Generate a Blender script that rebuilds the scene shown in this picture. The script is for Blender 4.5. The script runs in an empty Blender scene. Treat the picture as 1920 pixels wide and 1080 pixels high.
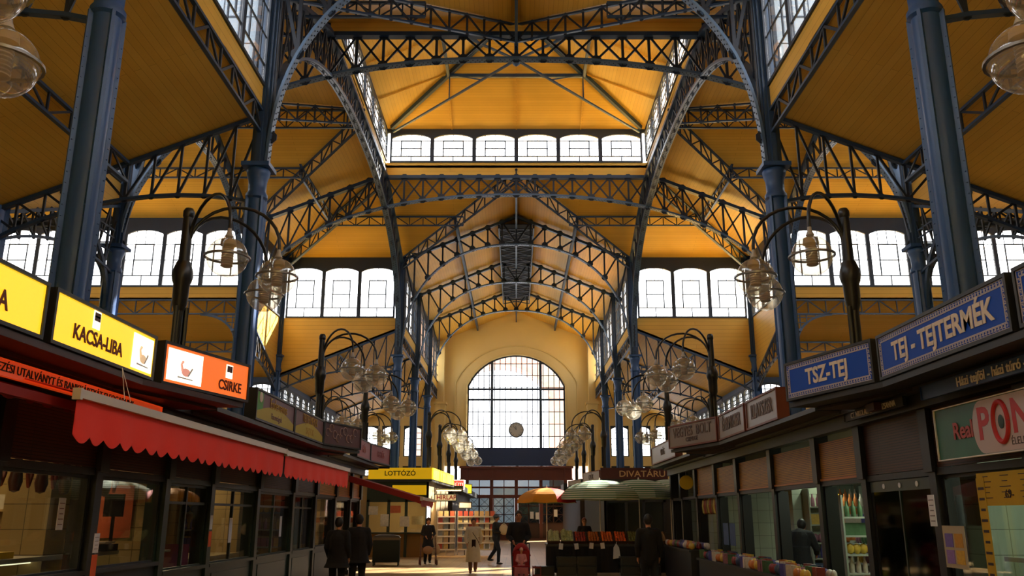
import bpy, bmesh, math, random
from mathutils import Vector, Matrix
sc = bpy.context.scene
COL = sc.collection
PI = math.pi
random.seed(7)
# ---------------------------------------------------------------- camera, sky, sun, exposure
EYE = 1.65
cd = bpy.data.cameras.new('camera'); cam = bpy.data.objects.new('camera', cd); COL.objects.link(cam)
cam.location = (0, 0, EYE); cam.rotation_euler = (math.radians(90 + 15.0), 0, 0)
cd.sensor_width = 36; cd.lens = 1600 / 1920 * 36; cd.clip_end = 400; cd.clip_start = 0.05
cd.shift_x = -8 / 1920
sc.camera = cam
w = bpy.data.worlds.new('sky'); sc.world = w; w.use_nodes = True
bg = w.node_tree.nodes['Background']; bg.inputs[0].default_value = (0.93, 0.96, 1.0, 1); bg.inputs[1].default_value = 5.0
sd = bpy.data.lights.new('sun', 'SUN'); sun = bpy.data.objects.new('sun', sd); COL.objects.link(sun)
sd.energy = 42; sd.angle = 0.012; sd.color = (1, 0.93, 0.8)
sun.rotation_euler = Vector((0.60, 0.66, 0.60)).to_track_quat('Z', 'Y').to_euler()
vs = sc.view_settings
sc.display_settings.display_device = 'sRGB'
vs.view_transform = 'Standard'; vs.look = 'None'; vs.exposure = 0.2; vs.gamma = 1; vs.use_curve_mapping = False
cy = sc.cycles
cy.max_bounces = 8; cy.diffuse_bounces = 6; cy.glossy_bounces = 3; cy.transmission_bounces = 4; cy.transparent_max_bounces = 24
cy.sample_clamp_indirect = 8; cy.caustics_reflective = False; cy.caustics_refractive = False
def portal(c, wx, wy, normal):
    l = bpy.data.lights.new('portal', 'AREA'); l.shape = 'RECTANGLE'; l.size = wx; l.size_y = wy; l.energy = 1
    l.cycles.is_portal = True
    o = bpy.data.objects.new('portal', l); COL.objects.link(o); o.location = c
    o.rotation_euler = (-Vector(normal)).to_track_quat('Z', 'Y').to_euler()
    return o
# ---------------------------------------------------------------- materials
def lin(h):
    h = h.lstrip('#'); out = []
    for i in (0, 2, 4):
        c = int(h[i:i+2], 16) / 255
        out.append(c / 12.92 if c <= 0.04045 else ((c + 0.055) / 1.055) ** 2.4)
    return (*out, 1)
MATS = {}
def mat(name, col, rough=0.6, metal=0.0, emit=None, es=0.0, noise=0.0, nscale=3.0, alpha=None, spec=0.5, bump=0.0):
    if name in MATS: return MATS[name]
    m = bpy.data.materials.new(name); m.use_nodes = True; nt = m.node_tree; b = nt.nodes['Principled BSDF']
    c = lin(col); b.inputs['Base Color'].default_value = c
    b.inputs['Roughness'].default_value = rough; b.inputs['Metallic'].default_value = metal
    b.inputs['Specular IOR Level'].default_value = spec
    if emit: b.inputs['Emission Color'].default_value = lin(emit); b.inputs['Emission Strength'].default_value = es
    if noise or bump:
        tc = nt.nodes.new('ShaderNodeTexCoord'); n = nt.nodes.new('ShaderNodeTexNoise'); n.inputs['Scale'].default_value = nscale; n.inputs['Detail'].default_value = 5
        nt.links.new(tc.outputs['Object'], n.inputs['Vector'])
        if noise:
            r = nt.nodes.new('ShaderNodeMapRange'); r.inputs[3].default_value = 1 - noise; r.inputs[4].default_value = 1 + noise
            mx = nt.nodes.new('ShaderNodeMix'); mx.data_type = 'RGBA'; mx.blend_type = 'MULTIPLY'; mx.inputs[0].default_value = 1
            mx.inputs[6].default_value = c; nt.links.new(n.outputs[0], r.inputs[0]); nt.links.new(r.outputs[0], mx.inputs[7])
            nt.links.new(mx.outputs[2], b.inputs['Base Color'])
        if bump:
            bp = nt.nodes.new('ShaderNodeBump'); bp.inputs['Strength'].default_value = bump; bp.inputs['Distance'].default_value = 0.02
            nt.links.new(n.outputs[0], bp.inputs['Height']); nt.links.new(bp.outputs[0], b.inputs['Normal'])
    MATS[name] = m; return m
def glass_mat(name, tint='#ffffff', gloss=0.06, rough=0.02, gmax=0.6):
    if name in MATS: return MATS[name]
    m = bpy.data.materials.new(name); m.use_nodes = True; nt = m.node_tree; nt.nodes.clear()
    o = nt.nodes.new('ShaderNodeOutputMaterial'); t = nt.nodes.new('ShaderNodeBsdfTransparent'); t.inputs[0].default_value = lin(tint)
    g = nt.nodes.new('ShaderNodeBsdfGlossy'); g.inputs['Roughness'].default_value = rough; g.inputs[0].default_value = (1, 1, 1, 1)
    lw = nt.nodes.new('ShaderNodeLayerWeight'); lw.inputs[0].default_value = 0.25
    mr = nt.nodes.new('ShaderNodeMapRange'); mr.inputs[3].default_value = gloss; mr.inputs[4].default_value = gmax
    mx = nt.nodes.new('ShaderNodeMixShader')
    nt.links.new(lw.outputs['Facing'], mr.inputs[0]); nt.links.new(mr.outputs[0], mx.inputs[0])
    nt.links.new(t.outputs[0], mx.inputs[1]); nt.links.new(g.outputs[0], mx.inputs[2]); nt.links.new(mx.outputs[0], o.inputs[0])
    MATS[name] = m; return m
def math_node(nt, op, a, b=None):
    n = nt.nodes.new('ShaderNodeMath'); n.operation = op
    for i, x in enumerate((a, b)):
        if x is None: continue
        if isinstance(x, (int, float)): n.inputs[i].default_value = x
        else: nt.links.new(x, n.inputs[i])
    return n.outputs[0]
def brick_mat(name, c1, c2, cm, mode, bw, rh, mortar, rough=0.4, spec=0.5, off=0.5, bump=0.3, coord='Object'):
    """mode: which axis the boards run along. 'y': rows over |x|-z, 'x': rows over |y|-z, 'zx': x along, z rows, 'zy': y along, z rows, 'xy': floor"""
    if name in MATS: return MATS[name]
    m = bpy.data.materials.new(name); m.use_nodes = True; nt = m.node_tree; b = nt.nodes['Principled BSDF']
    tc = nt.nodes.new('ShaderNodeTexCoord'); sp = nt.nodes.new('ShaderNodeSeparateXYZ'); nt.links.new(tc.outputs[coord], sp.inputs[0])
    X, Y, Z = sp.outputs
    if mode == 'y': U, V = Y, math_node(nt, 'SUBTRACT', math_node(nt, 'ABSOLUTE', X), Z)
    elif mode == 'x': U, V = X, math_node(nt, 'SUBTRACT', math_node(nt, 'ABSOLUTE', Y), Z)
    elif mode == 'zx': U, V = X, Z
    elif mode == 'zy': U, V = Y, Z
    else: U, V = X, Y
    cb = nt.nodes.new('ShaderNodeCombineXYZ'); nt.links.new(U, cb.inputs[0]); nt.links.new(V, cb.inputs[1])
    br = nt.nodes.new('ShaderNodeTexBrick'); nt.links.new(cb.outputs[0], br.inputs['Vector'])
    br.inputs['Color1'].default_value = lin(c1); br.inputs['Color2'].default_value = lin(c2); br.inputs['Mortar'].default_value = lin(cm)
    br.inputs['Scale'].default_value = 1; br.inputs['Brick Width'].default_value = bw; br.inputs['Row Height'].default_value = rh
    br.inputs['Mortar Size'].default_value = mortar; br.inputs['Mortar Smooth'].default_value = 0.2; br.offset = off
    n = nt.nodes.new('ShaderNodeTexNoise'); n.inputs['Scale'].default_value = 0.6; n.inputs['Detail'].default_value = 6
    nt.links.new(tc.outputs[coord], n.inputs['Vector'])
    r = nt.nodes.new('ShaderNodeMapRange'); r.inputs[3].default_value = 0.82; r.inputs[4].default_value = 1.15
    mx = nt.nodes.new('ShaderNodeMix'); mx.data_type = 'RGBA'; mx.blend_type = 'MULTIPLY'; mx.inputs[0].default_value = 1
    nt.links.new(n.outputs[0], r.inputs[0]); nt.links.new(br.outputs[0], mx.inputs[6]); nt.links.new(r.outputs[0], mx.inputs[7])
    nt.links.new(mx.outputs[2], b.inputs['Base Color'])
    b.inputs['Roughness'].default_value = rough; b.inputs['Specular IOR Level'].default_value = spec
    if bump:
        bp = nt.nodes.new('ShaderNodeBump'); bp.inputs['Strength'].default_value = bump; bp.inputs['Distance'].default_value = 0.01; bp.invert = True
        nt.links.new(br.outputs['Fac'], bp.inputs['Height']); nt.links.new(bp.outputs[0], b.inputs['Normal'])
    MATS[name] = m; return m
PL = ('#e6b954', '#e0b14d', '#a6762e')
M_plY = brick_mat('planks_along_y', *PL, 'y', 6.1, 0.20, 0.004, 0.45, .15)
M_plX = brick_mat('planks_along_x', *PL, 'x', 6.1, 0.20, 0.004, 0.4, .34)
M_steel = mat('blue_steel', '#253f5f', 0.42, 0.0, noise=0.25, nscale=1.2)
M_col = mat('column_blue', '#2a5085', 0.38, noise=0.25, nscale=1.2)
M_lat = mat('lattice_steel', '#1b2534', 0.5, noise=0.2, nscale=2)
M_flange_lit = mat('flange_steel_lit', '#4b6482', 0.4, noise=0.2, nscale=2)  # truss steel lightened to paint in bounce light on the flange
M_rivet = mat('rivet_dark', '#10151d', 0.5)
M_dsteel = mat('dark_steel', '#26303f', 0.5, 0.0, noise=0.2, nscale=2)
M_glass = glass_mat('window_glass')
M_skygrey = mat('sky_reflection_grey', '#93a5b8', 0.3)  # diffuse grey standing in for sky reflected on the near crossing panes
M_plaster = mat('cream_plaster', '#dfc98c', 0.85, noise=0.07, nscale=0.7)
M_plaster2 = mat('cream_plaster_trim', '#d9c283', 0.8, noise=0.05, nscale=1)
M_floor = brick_mat('floor_tiles', '#a98a5c', '#9a7c50', '#5d4b33', 'xy', 0.4, 0.4, 0.006, 0.42, 0.5, 0.0, 0.1)
# ---------------------------------------------------------------- mesh helpers
class MB:
    def __init__(s): s.v = []; s.f = []; s.mi = []; s.cur = 0
    def add(s, vs, fs, M=None):
        n = len(s.v)
        for v in vs: s.v.append(tuple(M @ Vector(v)) if M is not None else tuple(v))
        for f in fs: s.f.append(tuple(i + n for i in f)); s.mi.append(s.cur)
        return s
    def box(s, c, d, M=None, rz=0.0):
        x, y, z = d[0] / 2, d[1] / 2, d[2] / 2
        vs = [(-x, -y, -z), (x, -y, -z), (x, y, -z), (-x, y, -z), (-x, -y, z), (x, -y, z), (x, y, z), (-x, y, z)]
        if rz:
            ca, sa = math.cos(rz), math.sin(rz); vs = [(a * ca - b * sa, a * sa + b * ca, e) for a, b, e in vs]
        vs = [(a + c[0], b + c[1], e + c[2]) for a, b, e in vs]
        return s.add(vs, [(3, 2, 1, 0), (4, 5, 6, 7), (0, 1, 5, 4), (1, 2, 6, 5), (2, 3, 7, 6), (3, 0, 4, 7)], M)
    def bar(s, p, q, w, h, up=(0, 0, 1), M=None):
        p, q = Vector(p), Vector(q); d = q - p
        if d.length < 1e-6: return s
        d.normalize(); up = Vector(up)
        a = d.cross(up)
        if a.length < 1e-4: a = d.cross(Vector((0, 1, 0)))
        a.normalize(); b = a.cross(d); b.normalize()
        a *= w / 2; b *= h / 2
        vs = [p - a - b, p + a - b, p + a + b, p - a + b, q - a - b, q + a - b, q + a + b, q - a + b]
        return s.add(vs, [(3, 2, 1, 0), (4, 5, 6, 7), (0, 1, 5, 4), (1, 2, 6, 5), (2, 3, 7, 6), (3, 0, 4, 7)], M)
    def poly(s, pts, w, h, up=(0, 0, 1)):
        """swept rectangular strip through pts with mitred joints"""
        P = [Vector(p) for p in pts]; n = len(P); up = Vector(up); rings = []
        for i in range(n):
            d = (P[min(i + 1, n - 1)] - P[max(i - 1, 0)]).normalized()
            a = d.cross(up)
            if a.length < 1e-4: a = d.cross(Vector((0, 1, 0)))
            a.normalize(); b = a.cross(d).normalized(); a = a * w / 2; b = b * h / 2
            rings.append([P[i] - a - b, P[i] + a - b, P[i] + a + b, P[i] - a + b])
        vs = [v for r in rings for v in r]; fs = [(3, 2, 1, 0), tuple(4 * (n - 1) + k for k in range(4))]
        for i in range(n - 1):
            for k in range(4):
                fs.append((4 * i + k, 4 * i + (k + 1) % 4, 4 * i + 4 + (k + 1) % 4, 4 * i + 4 + k))
        return s.add(vs, fs)
    def tube(s, pts, r, seg=10, caps=True):
        P = [Vector(p) for p in pts]; n = len(P)
        R = r if isinstance(r, (list, tuple)) else [r] * n
        ref = None; vs = []; fs = []
        for i in range(n):
            d = (P[min(i + 1, n - 1)] - P[max(i - 1, 0)])
            d = d.normalized() if d.length > 1e-9 else Vector((0, 0, 1))
            if ref is None:
                ref = Vector((1, 0, 0)) if abs(d.x) < 0.9 else Vector((0, 1, 0))
            a = (ref - d * ref.dot(d)); a.normalize(); ref = a; b = d.cross(a)
            for k in range(seg):
                t = 2 * PI * k / seg; vs.append(P[i] + (a * math.cos(t) + b * math.sin(t)) * R[i])
        for i in range(n - 1):
            for k in range(seg):
                k2 = (k + 1) % seg; fs.append((i * seg + k, i * seg + k2, (i + 1) * seg + k2, (i + 1) * seg + k))
        if caps: fs.append(tuple(reversed(range(seg)))); fs.append(tuple((n - 1) * seg + k for k in range(seg)))
        return s.add(vs, fs)
    def lathe(s, prof, seg=16, c=(0, 0, 0), M=None, sx=1.0, sy=1.0, loop=False):
        vs = []; fs = []; n = len(prof)
        for r, z in prof:
            for k in range(seg):
                t = 2 * PI * k / seg; vs.append((c[0] + sx * r * math.cos(t), c[1] + sy * r * math.sin(t), c[2] + z))
        for i in range(n - 1):
            for k in range(seg):
                k2 = (k + 1) % seg; fs.append((i * seg + k, i * seg + k2, (i + 1) * seg + k2, (i + 1) * seg + k))
        if loop:
            for k in range(seg):
                k2 = (k + 1) % seg; fs.append(((n - 1) * seg + k, (n - 1) * seg + k2, k2, k))
            return s.add(vs, fs, M)
        if prof[0][0] > 1e-5: fs.append(tuple(reversed(range(seg))))
        if prof[-1][0] > 1e-5: fs.append(tuple((n - 1) * seg + k for k in range(seg)))
        return s.add(vs, fs, M)
    def sphere(s, c, r, seg=16, rings=10, sx=1, sy=1, sz=1):
        pr = [(max(1e-6, r * math.sin(PI * i / rings)), -r * sz * math.cos(PI * i / rings)) for i in range(rings + 1)]
        return s.lathe(pr, seg, c, None, sx, sy)
    def prism(s, pts, vec):
        """extrude 3D polygon pts by vec"""
        n = len(pts); vec = Vector(vec); P = [Vector(p) for p in pts]
        vs = P + [p + vec for p in P]
        fs = [tuple(reversed(range(n))), tuple(range(n, 2 * n))] + [(i, (i + 1) % n, n + (i + 1) % n, n + i) for i in range(n)]
        return s.add(vs, fs)
    def mesh(s, name, mats, smooth=False):
        me = bpy.data.meshes.new(name); me.from_pydata([tuple(v) for v in s.v], [], s.f)
        for m in (mats if isinstance(mats, (list, tuple)) else [mats]): me.materials.append(m)
        if any(s.mi): me.polygons.foreach_set('material_index', s.mi)
        me.update()
        bm = bmesh.new(); bm.from_mesh(me); bmesh.ops.recalc_face_normals(bm, faces=bm.faces); bm.to_mesh(me); bm.free()
        if smooth:
            me.polygons.foreach_set('use_smooth', [True] * len(me.polygons))
            try: me.set_sharp_from_angle(angle=math.radians(38))
            except Exception: pass
        return me
    def build(s, name, mats, parent=None, smooth=False):
        o = bpy.data.objects.new(name, s.mesh(name, mats, smooth)); COL.objects.link(o)
        if parent is not None: o.parent = parent
        return o
def tag(o, label=None, cat=None, group=None, kind=None):
    if label: o['label'] = label
    if cat: o['category'] = cat
    if group: o['group'] = group
    if kind: o['kind'] = kind
    return o
def thing(name, label, cat, loc=(0, 0, 0), rz=0.0, group=None, kind=None):
    o = bpy.data.objects.new(name, None); COL.objects.link(o); o.location = loc; o.rotation_euler = (0, 0, rz)
    o.empty_display_size = 0.1
    return tag(o, label, cat, group, kind)
def copy_tree(o, parent=None):
    c = o.copy(); COL.objects.link(c)
    if parent is not None: c.parent = parent
    for ch in list(o.children): copy_tree(ch, c)
    return c
def dup(o, loc, rz, label=None, group=None):
    c = copy_tree(o); c.location = loc; c.rotation_euler = (0, 0, rz)
    if label: c['label'] = label
    if group: c['group'] = group
    return c
ORD = ['first', 'second', 'third', 'fourth', 'fifth', 'sixth', 'seventh', 'eighth', 'ninth', 'tenth', 'eleventh', 'twelfth']
# ================================================================ THE HALL
CY = 30.6; A = 6.0; B = 12.1
Z_CAP = 9.5; Z_SILL = 11.5; Z_EAVE = 14.75; Z_RIDGE = 17.2
Z_A1 = 10.9; Z_A2 = 8.45; Z_LB = 16.8; Z_LS = 17.45; Z_LE = 19.15; Z_LA = 21.6
ARM = {0: (34.4, 'far'), 1: (27.0, 'left'), 2: (34.4, 'near'), 3: (27.0, 'right')}
# arm frames: k=0 looks away (+Y), 1 to the left (-X), 2 back to the camera, 3 to the right (+X)
RZ = [0, PI / 2, PI, -PI / 2]
C0 = (0, CY, 0)
def W(k, u, v, z=0.0):
    p = Matrix.Rotation(RZ[k], 3, 'Z') @ Vector((u, v, z)); return (p.x, p.y + CY, p.z)
_mesh = {}
def cached(key, fn):
    if key not in _mesh: _mesh[key] = fn()
    return _mesh[key]
def link(name, me, parent=None, loc=(0, 0, 0), rz=0.0):
    o = bpy.data.objects.new(name, me); COL.objects.link(o); o.location = loc; o.rotation_euler = (0, 0, rz)
    if parent is not None: o.parent = parent
    return o
def arm_side(k, s):
    """words for side s (+1/-1 along u) of arm k as the photo shows it"""
    x = W(k, s * 8, 15)
    return ('right' if x[0] > 0 else 'left') if k in (0, 2) else ('far' if x[1] > CY else 'near')
WINGS = {0: 'far nave', 1: 'left wing', 2: 'near nave', 3: 'right wing'}
# floor
MB().box((0, 30.5, -0.1), (60, 76, 0.2)).build('floor', M_floor)['kind'] = 'structure'
# ---- ceilings
def slab(name, pts, m, k, label, t=0.12):
    me = MB().prism(pts, (0, 0, t)).mesh(name, m)
    o = link(name, me, None, C0, RZ[k]); return tag(o, label, None, None, 'structure')
for k in range(4):
    L, nm = ARM[k]
    for s in (-1, 1):
        sd_ = arm_side(k, s)
        slab('ceiling', [(0, A, Z_RIDGE), (s * A, B, Z_EAVE), (s * A, L, Z_EAVE), (0, L, Z_RIDGE)], M_plY, k, f'yellow boarded {sd_} roof slope of the {WINGS[k]}')
        slab('ceiling', [(0, A, Z_RIDGE), (s * A, A, Z_RIDGE), (s * B, B, Z_EAVE), (s * A, B, Z_EAVE)], M_plX, k, f'yellow boarded roof piece below the lantern, {sd_} half of its {nm} side')
        slab('ceiling', [(s * A, B, Z_A1), (s * B, B, Z_A2), (s * B, L, Z_A2), (s * A, L, Z_A1)], M_plY, k, f'yellow boarded lean-to roof over the {sd_} aisle of the {WINGS[k]}')
    slab('ceiling', [(-A, A, Z_LE), (A, A, Z_LE), (0, 0, Z_LA)], M_plX, k, f'{nm} slope of the yellow hipped lantern roof')
# ---- windows
NW = [0]
def win_mesh(wd, ht, style):
    """panel wd x ht in local x/z (y thickness) with an arched opening and muntins; returns frame mesh, glass mesh"""
    f = MB(); T = 0.10
    e = 0.09; sp = 0.62 * ht if style == 'small' else ht - 0.28     # spring height of arch
    top = ht - 0.10
    xl, xr = -wd / 2 + e, wd / 2 - e
    N = 14; arc = []
    for i in range(N + 1):
        t = i / N; x = xl + (xr - xl) * t; q = 2 * t - 1
        if style == 'small': z = sp + (top - sp) * math.sqrt(max(0, 1 - q * q))
        else: z = sp + (top - sp) * (1 - abs(q) ** 2.6)
        arc.append((x, z))
    # jambs, bottom, head
    f.box((-wd / 2 + e / 2, 0, ht / 2), (e, T, ht)); f.box((wd / 2 - e / 2, 0, ht / 2), (e, T, ht)); f.box((0, 0, 0.04), (wd - 2 * e, T, 0.08))
    for i in range(N):
        (x0, z0), (x1, z1) = arc[i], arc[i + 1]
        f.prism([(x0, -T / 2, z0), (x1, -T / 2, z1), (x1, -T / 2, ht), (x0, -T / 2, ht)], (0, T, 0))
    m = 0.042
    def zt(x):
        t = (x - xl) / (xr - xl) * N; i = min(N - 1, max(0, int(t))); a = arc[i][1]; b = arc[i + 1][1]; return a + (b - a) * (t - i)
    def vb(x, z0, z1=None, w_=m): z1 = zt(x) if z1 is None else z1; f.box((x, 0, (z0 + z1) / 2), (w_, 0.035, z1 - z0))
    def hb(z, x0, x1, w_=m): f.box(((x0 + x1) / 2, 0, z), (x1 - x0, 0.035, w_))
    if style == 'small':
        for j in (1, 2, 3): vb(xl + (xr - xl) * j / 4, 0.08)
        hb(sp, xl, xr); hb(0.08 + (sp - .08) * .5, xl, xr)
    elif style == 'tall':
        vb(0, 0.08)
        for j in range(1, 5): hb(0.08 + (ht - .2) * j / 5, xl, xr)
    else:
        z1 = 0.08 + (ht - 0.1) * 0.17; z2 = 0.08 + (ht - 0.1) * 0.72; zm = (z1 + z2) / 2
        hb(z1, xl, xr, .045); vb(0, 0.08, z1)
        a, b_ = xl * 0.52, xr * 0.52
        vb(a, z1, z2, .052); vb(b_, z1, z2, .052); hb(z2, a, b_, .052); hb(zm, a, b_)
        hb(z2, xl, a, .022); hb(z2, b_, xr, .022); hb(zm, xl, a, .02); hb(zm, b_, xr, .02)
        vb(0, z2, None, .022); vb(a, z2, None, .02); vb(b_, z2, None, .02)
    g = MB(); g.prism([(xl, -0.008, 0.08)] + [(xr, -0.008, 0.08)] + [(x, -0.008, z) for x, z in reversed(arc)], (0, 0.016, 0))
    return f, g
def window(k, u, v, z, wd, ht, rot, style, label, gm=None):
    key = ('win', round(wd, 3), round(ht, 3), style, gm is not None)
    if key not in _mesh:
        f, g = win_mesh(wd, ht, style); _mesh[key] = (f.mesh('window_frame', M_dsteel), g.mesh('glass_pane', gm or M_glass))
    NW[0] += 1
    o = link(f'window_{NW[0]}', _mesh[key][0], None, W(k, u, v, z), RZ[k] + rot)
    tag(o, label, None, None, 'structure')
    link('glass_pane', _mesh[key][1], o)
# ---- clerestory walls, bands and windows
def tri_band(name, pts, k, m, label, t, vec):
    me = MB().prism(pts, vec).mesh(name, m); o = link(name, me, None, C0, RZ[k]); return tag(o, label, None, None, 'structure')
for k in range(4):
    L, nm = ARM[k]
    nb = 3 if k in (0, 2) else 2
    bay = (L - B) / nb
    for s in (-1, 1):
        sd_ = arm_side(k, s)
        # yellow band under the windows and dark blue fascia above
        tri_band('wall_' + sd_, [(s * A, B, Z_A1), (s * A, L, Z_A1), (s * A, L, Z_SILL), (s * A, B, Z_SILL)], k, M_plY, f'yellow boarded band under the {sd_} clerestory of the {WINGS[k]}', 0, (s * 0.1, 0, 0))
        tri_band('trim_1', [(s * A, B, Z_EAVE - .5), (s * A, L, Z_EAVE - .5), (s * A, L, Z_EAVE), (s * A, B, Z_EAVE)], k, M_dsteel, f'dark steel band over the {sd_} clerestory of the {WINGS[k]}', 0, (s * 0.08, 0, 0))
        n_ = 0
        for b in range(nb):
            for j in range(4):
                wd = (bay - 0.36) / 4
                v = B + bay * b + 0.18 + wd * (j + .5)
                window(k, s * A, v, Z_SILL, wd, Z_EAVE - .5 - Z_SILL, PI / 2, 'main', f'arched clerestory window, {ORD[n_]} from the crossing on the {sd_} side of the {WINGS[k]}'); n_ += 1
        # crossing corner walls
        tri_band('wall_' + nm, [(s * A, B, Z_A1), (s * B, B, Z_A2), (s * B, B, Z_SILL), (s * A, B, Z_SILL)], k, M_plX, f'yellow boarded wall under the {nm} crossing windows, {sd_} half', 0, (0, 0.1, 0))
        tri_band('trim_2', [(s * A, B, Z_EAVE - .5), (s * B, B, Z_EAVE - .5), (s * B, B, Z_EAVE), (s * A, B, Z_EAVE)], k, M_dsteel, f'dark steel band over the {nm} crossing windows, {sd_} half', 0, (0, 0.08, 0))
        wd = (B - A - 0.5) / 3
        for j in range(3):
            window(k, s * (A + 0.25 + wd * (j + .5)), B, Z_SILL, wd, Z_EAVE - .5 - Z_SILL, 0, 'main', f'arched window, {ORD[j]} out from the nave column in the {nm} crossing wall, {sd_} half', M_skygrey if k == 2 else None)
        # outer aisle wall with its strip of little arched windows
        wz = 7.3
        mo = M_plaster if k == 0 else M_dsteel
        tri_band('wall_' + sd_, [(s * B, B, 0), (s * B, L, 0), (s * B, L, wz), (s * B, B, wz)], k, M_plaster, f'outer wall of the {sd_} aisle of the {WINGS[k]}', 0, (s * 0.25, 0, 0))
        tri_band('trim_3', [(s * B, B, wz + .88), (s * B, L, wz + .88), (s * B, L, Z_A2), (s * B, B, Z_A2)], k, M_steel, f'blue band above the small windows of the {sd_} aisle of the {WINGS[k]}', 0, (s * 0.15, 0, 0))
        nn = int((L - B) / 1.25)
        vis = (k == 0) or (k in (1, 3) and sd_ == 'far')
        if vis:
            for j in range(nn):
                wd = (L - B) / nn
                window(k, s * B, B + wd * (j + .5), wz, wd, .88, PI / 2, 'small', f'small arched aisle window, number {j + 1} from the crossing, {sd_} aisle of the {WINGS[k]}')
        else:
            tri_band('wall_' + sd_, [(s * B, B, wz), (s * B, L, wz), (s * B, L, wz + .88), (s * B, B, wz + .88)], k, M_skygrey, f'frosted strip light of the {sd_} aisle of the {WINGS[k]}', 0, (s * 0.1, 0, 0))
        portal(W(k, s * (A + .2), (B + L) / 2, 13.0), L - B, 2.8, Vector(W(k, -s, 0)) - Vector(C0))
        portal(W(k, s * (A + B) / 2, B + .2, 13.0), B - A, 2.8, Vector(W(k, 0, -1)) - Vector(C0))
    # lantern
    tri_band('wall_lantern_' + nm, [(-A, A, Z_LB), (A, A, Z_LB), (A, A, Z_LS), (-A, A, Z_LS)], k, M_plX, f'yellow boarded band under the {nm} lantern windows', 0, (0, 0.12, 0))
    wd = (2 * A - 0.3) / 6
    for j in range(6):
        window(k, -A + .15 + wd * (j + .5), A, Z_LS, wd, 1.5, 0, 'main', f'arched lantern window, {ORD[j]} of six in the {nm} face of the lantern')
    tri_band('trim_4', [(-A, A, Z_LS + 1.5), (A, A, Z_LS + 1.5), (A, A, Z_LE + .02), (-A, A, Z_LE + .02)], k, M_dsteel, f'blue eave beam over the {nm} lantern windows', 0, (0, 0.1, 0))
    portal(W(k, 0, A + .2, 18.3), 2 * A, 1.8, Vector(W(k, 0, -1)) - Vector(C0))
    # end walls (the far one is built apart)
    if k:
        tri_band('wall_end_' + nm, [(-B, L, 0), (B, L, 0), (B, L, Z_A2), (A, L, Z_A1), (A, L, Z_EAVE), (0, L, Z_RIDGE), (-A, L, Z_EAVE), (-A, L, Z_A1), (-B, L, Z_A2)], k, M_plaster, f'cream end wall of the {WINGS[k]}', 0, (0, 0.3, 0))
# ---- far end wall with the great arched window
YF = CY + 34.4
def arch_pts(xh, z0, zs, r, n=24):
    """outline of an arched opening: jambs at +-xh up to zs, then a segment arch reaching r above"""
    pts = []
    for i in range(n + 1):
        q = -1 + 2 * i / n; pts.append((xh * q, zs + r * math.sqrt(max(0, 1 - q * q * 0.86)) - r * math.sqrt(0.14)))
    return pts
def holed_wall(mb, x0, x1, z0, z1f, y, t, hx, hz0, arc):
    """wall between x0,x1 from z0 up to z1f(x) with an opening hx wide starting at hz0 topped by arc"""
    mb.prism([(x0, y, z0), (-hx, y, z0), (-hx, y, z1f(-hx)), (x0, y, z1f(x0))], (0, t, 0))
    mb.prism([(x1, y, z0), (hx, y, z0), (hx, y, z1f(hx)), (x1, y, z1f(x1))], (0, t, 0))
    if hz0 > z0: mb.prism([(-hx, y, z0), (hx, y, z0), (hx, y, hz0), (-hx, y, hz0)], (0, t, 0))
    for i in range(len(arc) - 1):
        (xa, za), (xb, zb) = arc[i], arc[i + 1]
        mb.prism([(xa, y, za), (xb, y, zb), (xb, y, z1f(xb)), (xa, y, z1f(xa))], (0, t, 0))
WX = 3.72
ARC = arch_pts(WX, 0, 11.35, 3.75)
top_f = lambda x: Z_RIDGE - abs(x) * (Z_RIDGE - Z_EAVE) / A
mb = MB(); holed_wall(mb, -A, A, 5.3, top_f, YF, 0.5, WX, 5.3, ARC)
tag(mb.build('wall_far', M_plaster), 'cream plaster end wall around the great arched window', None, None, 'structure')
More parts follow.
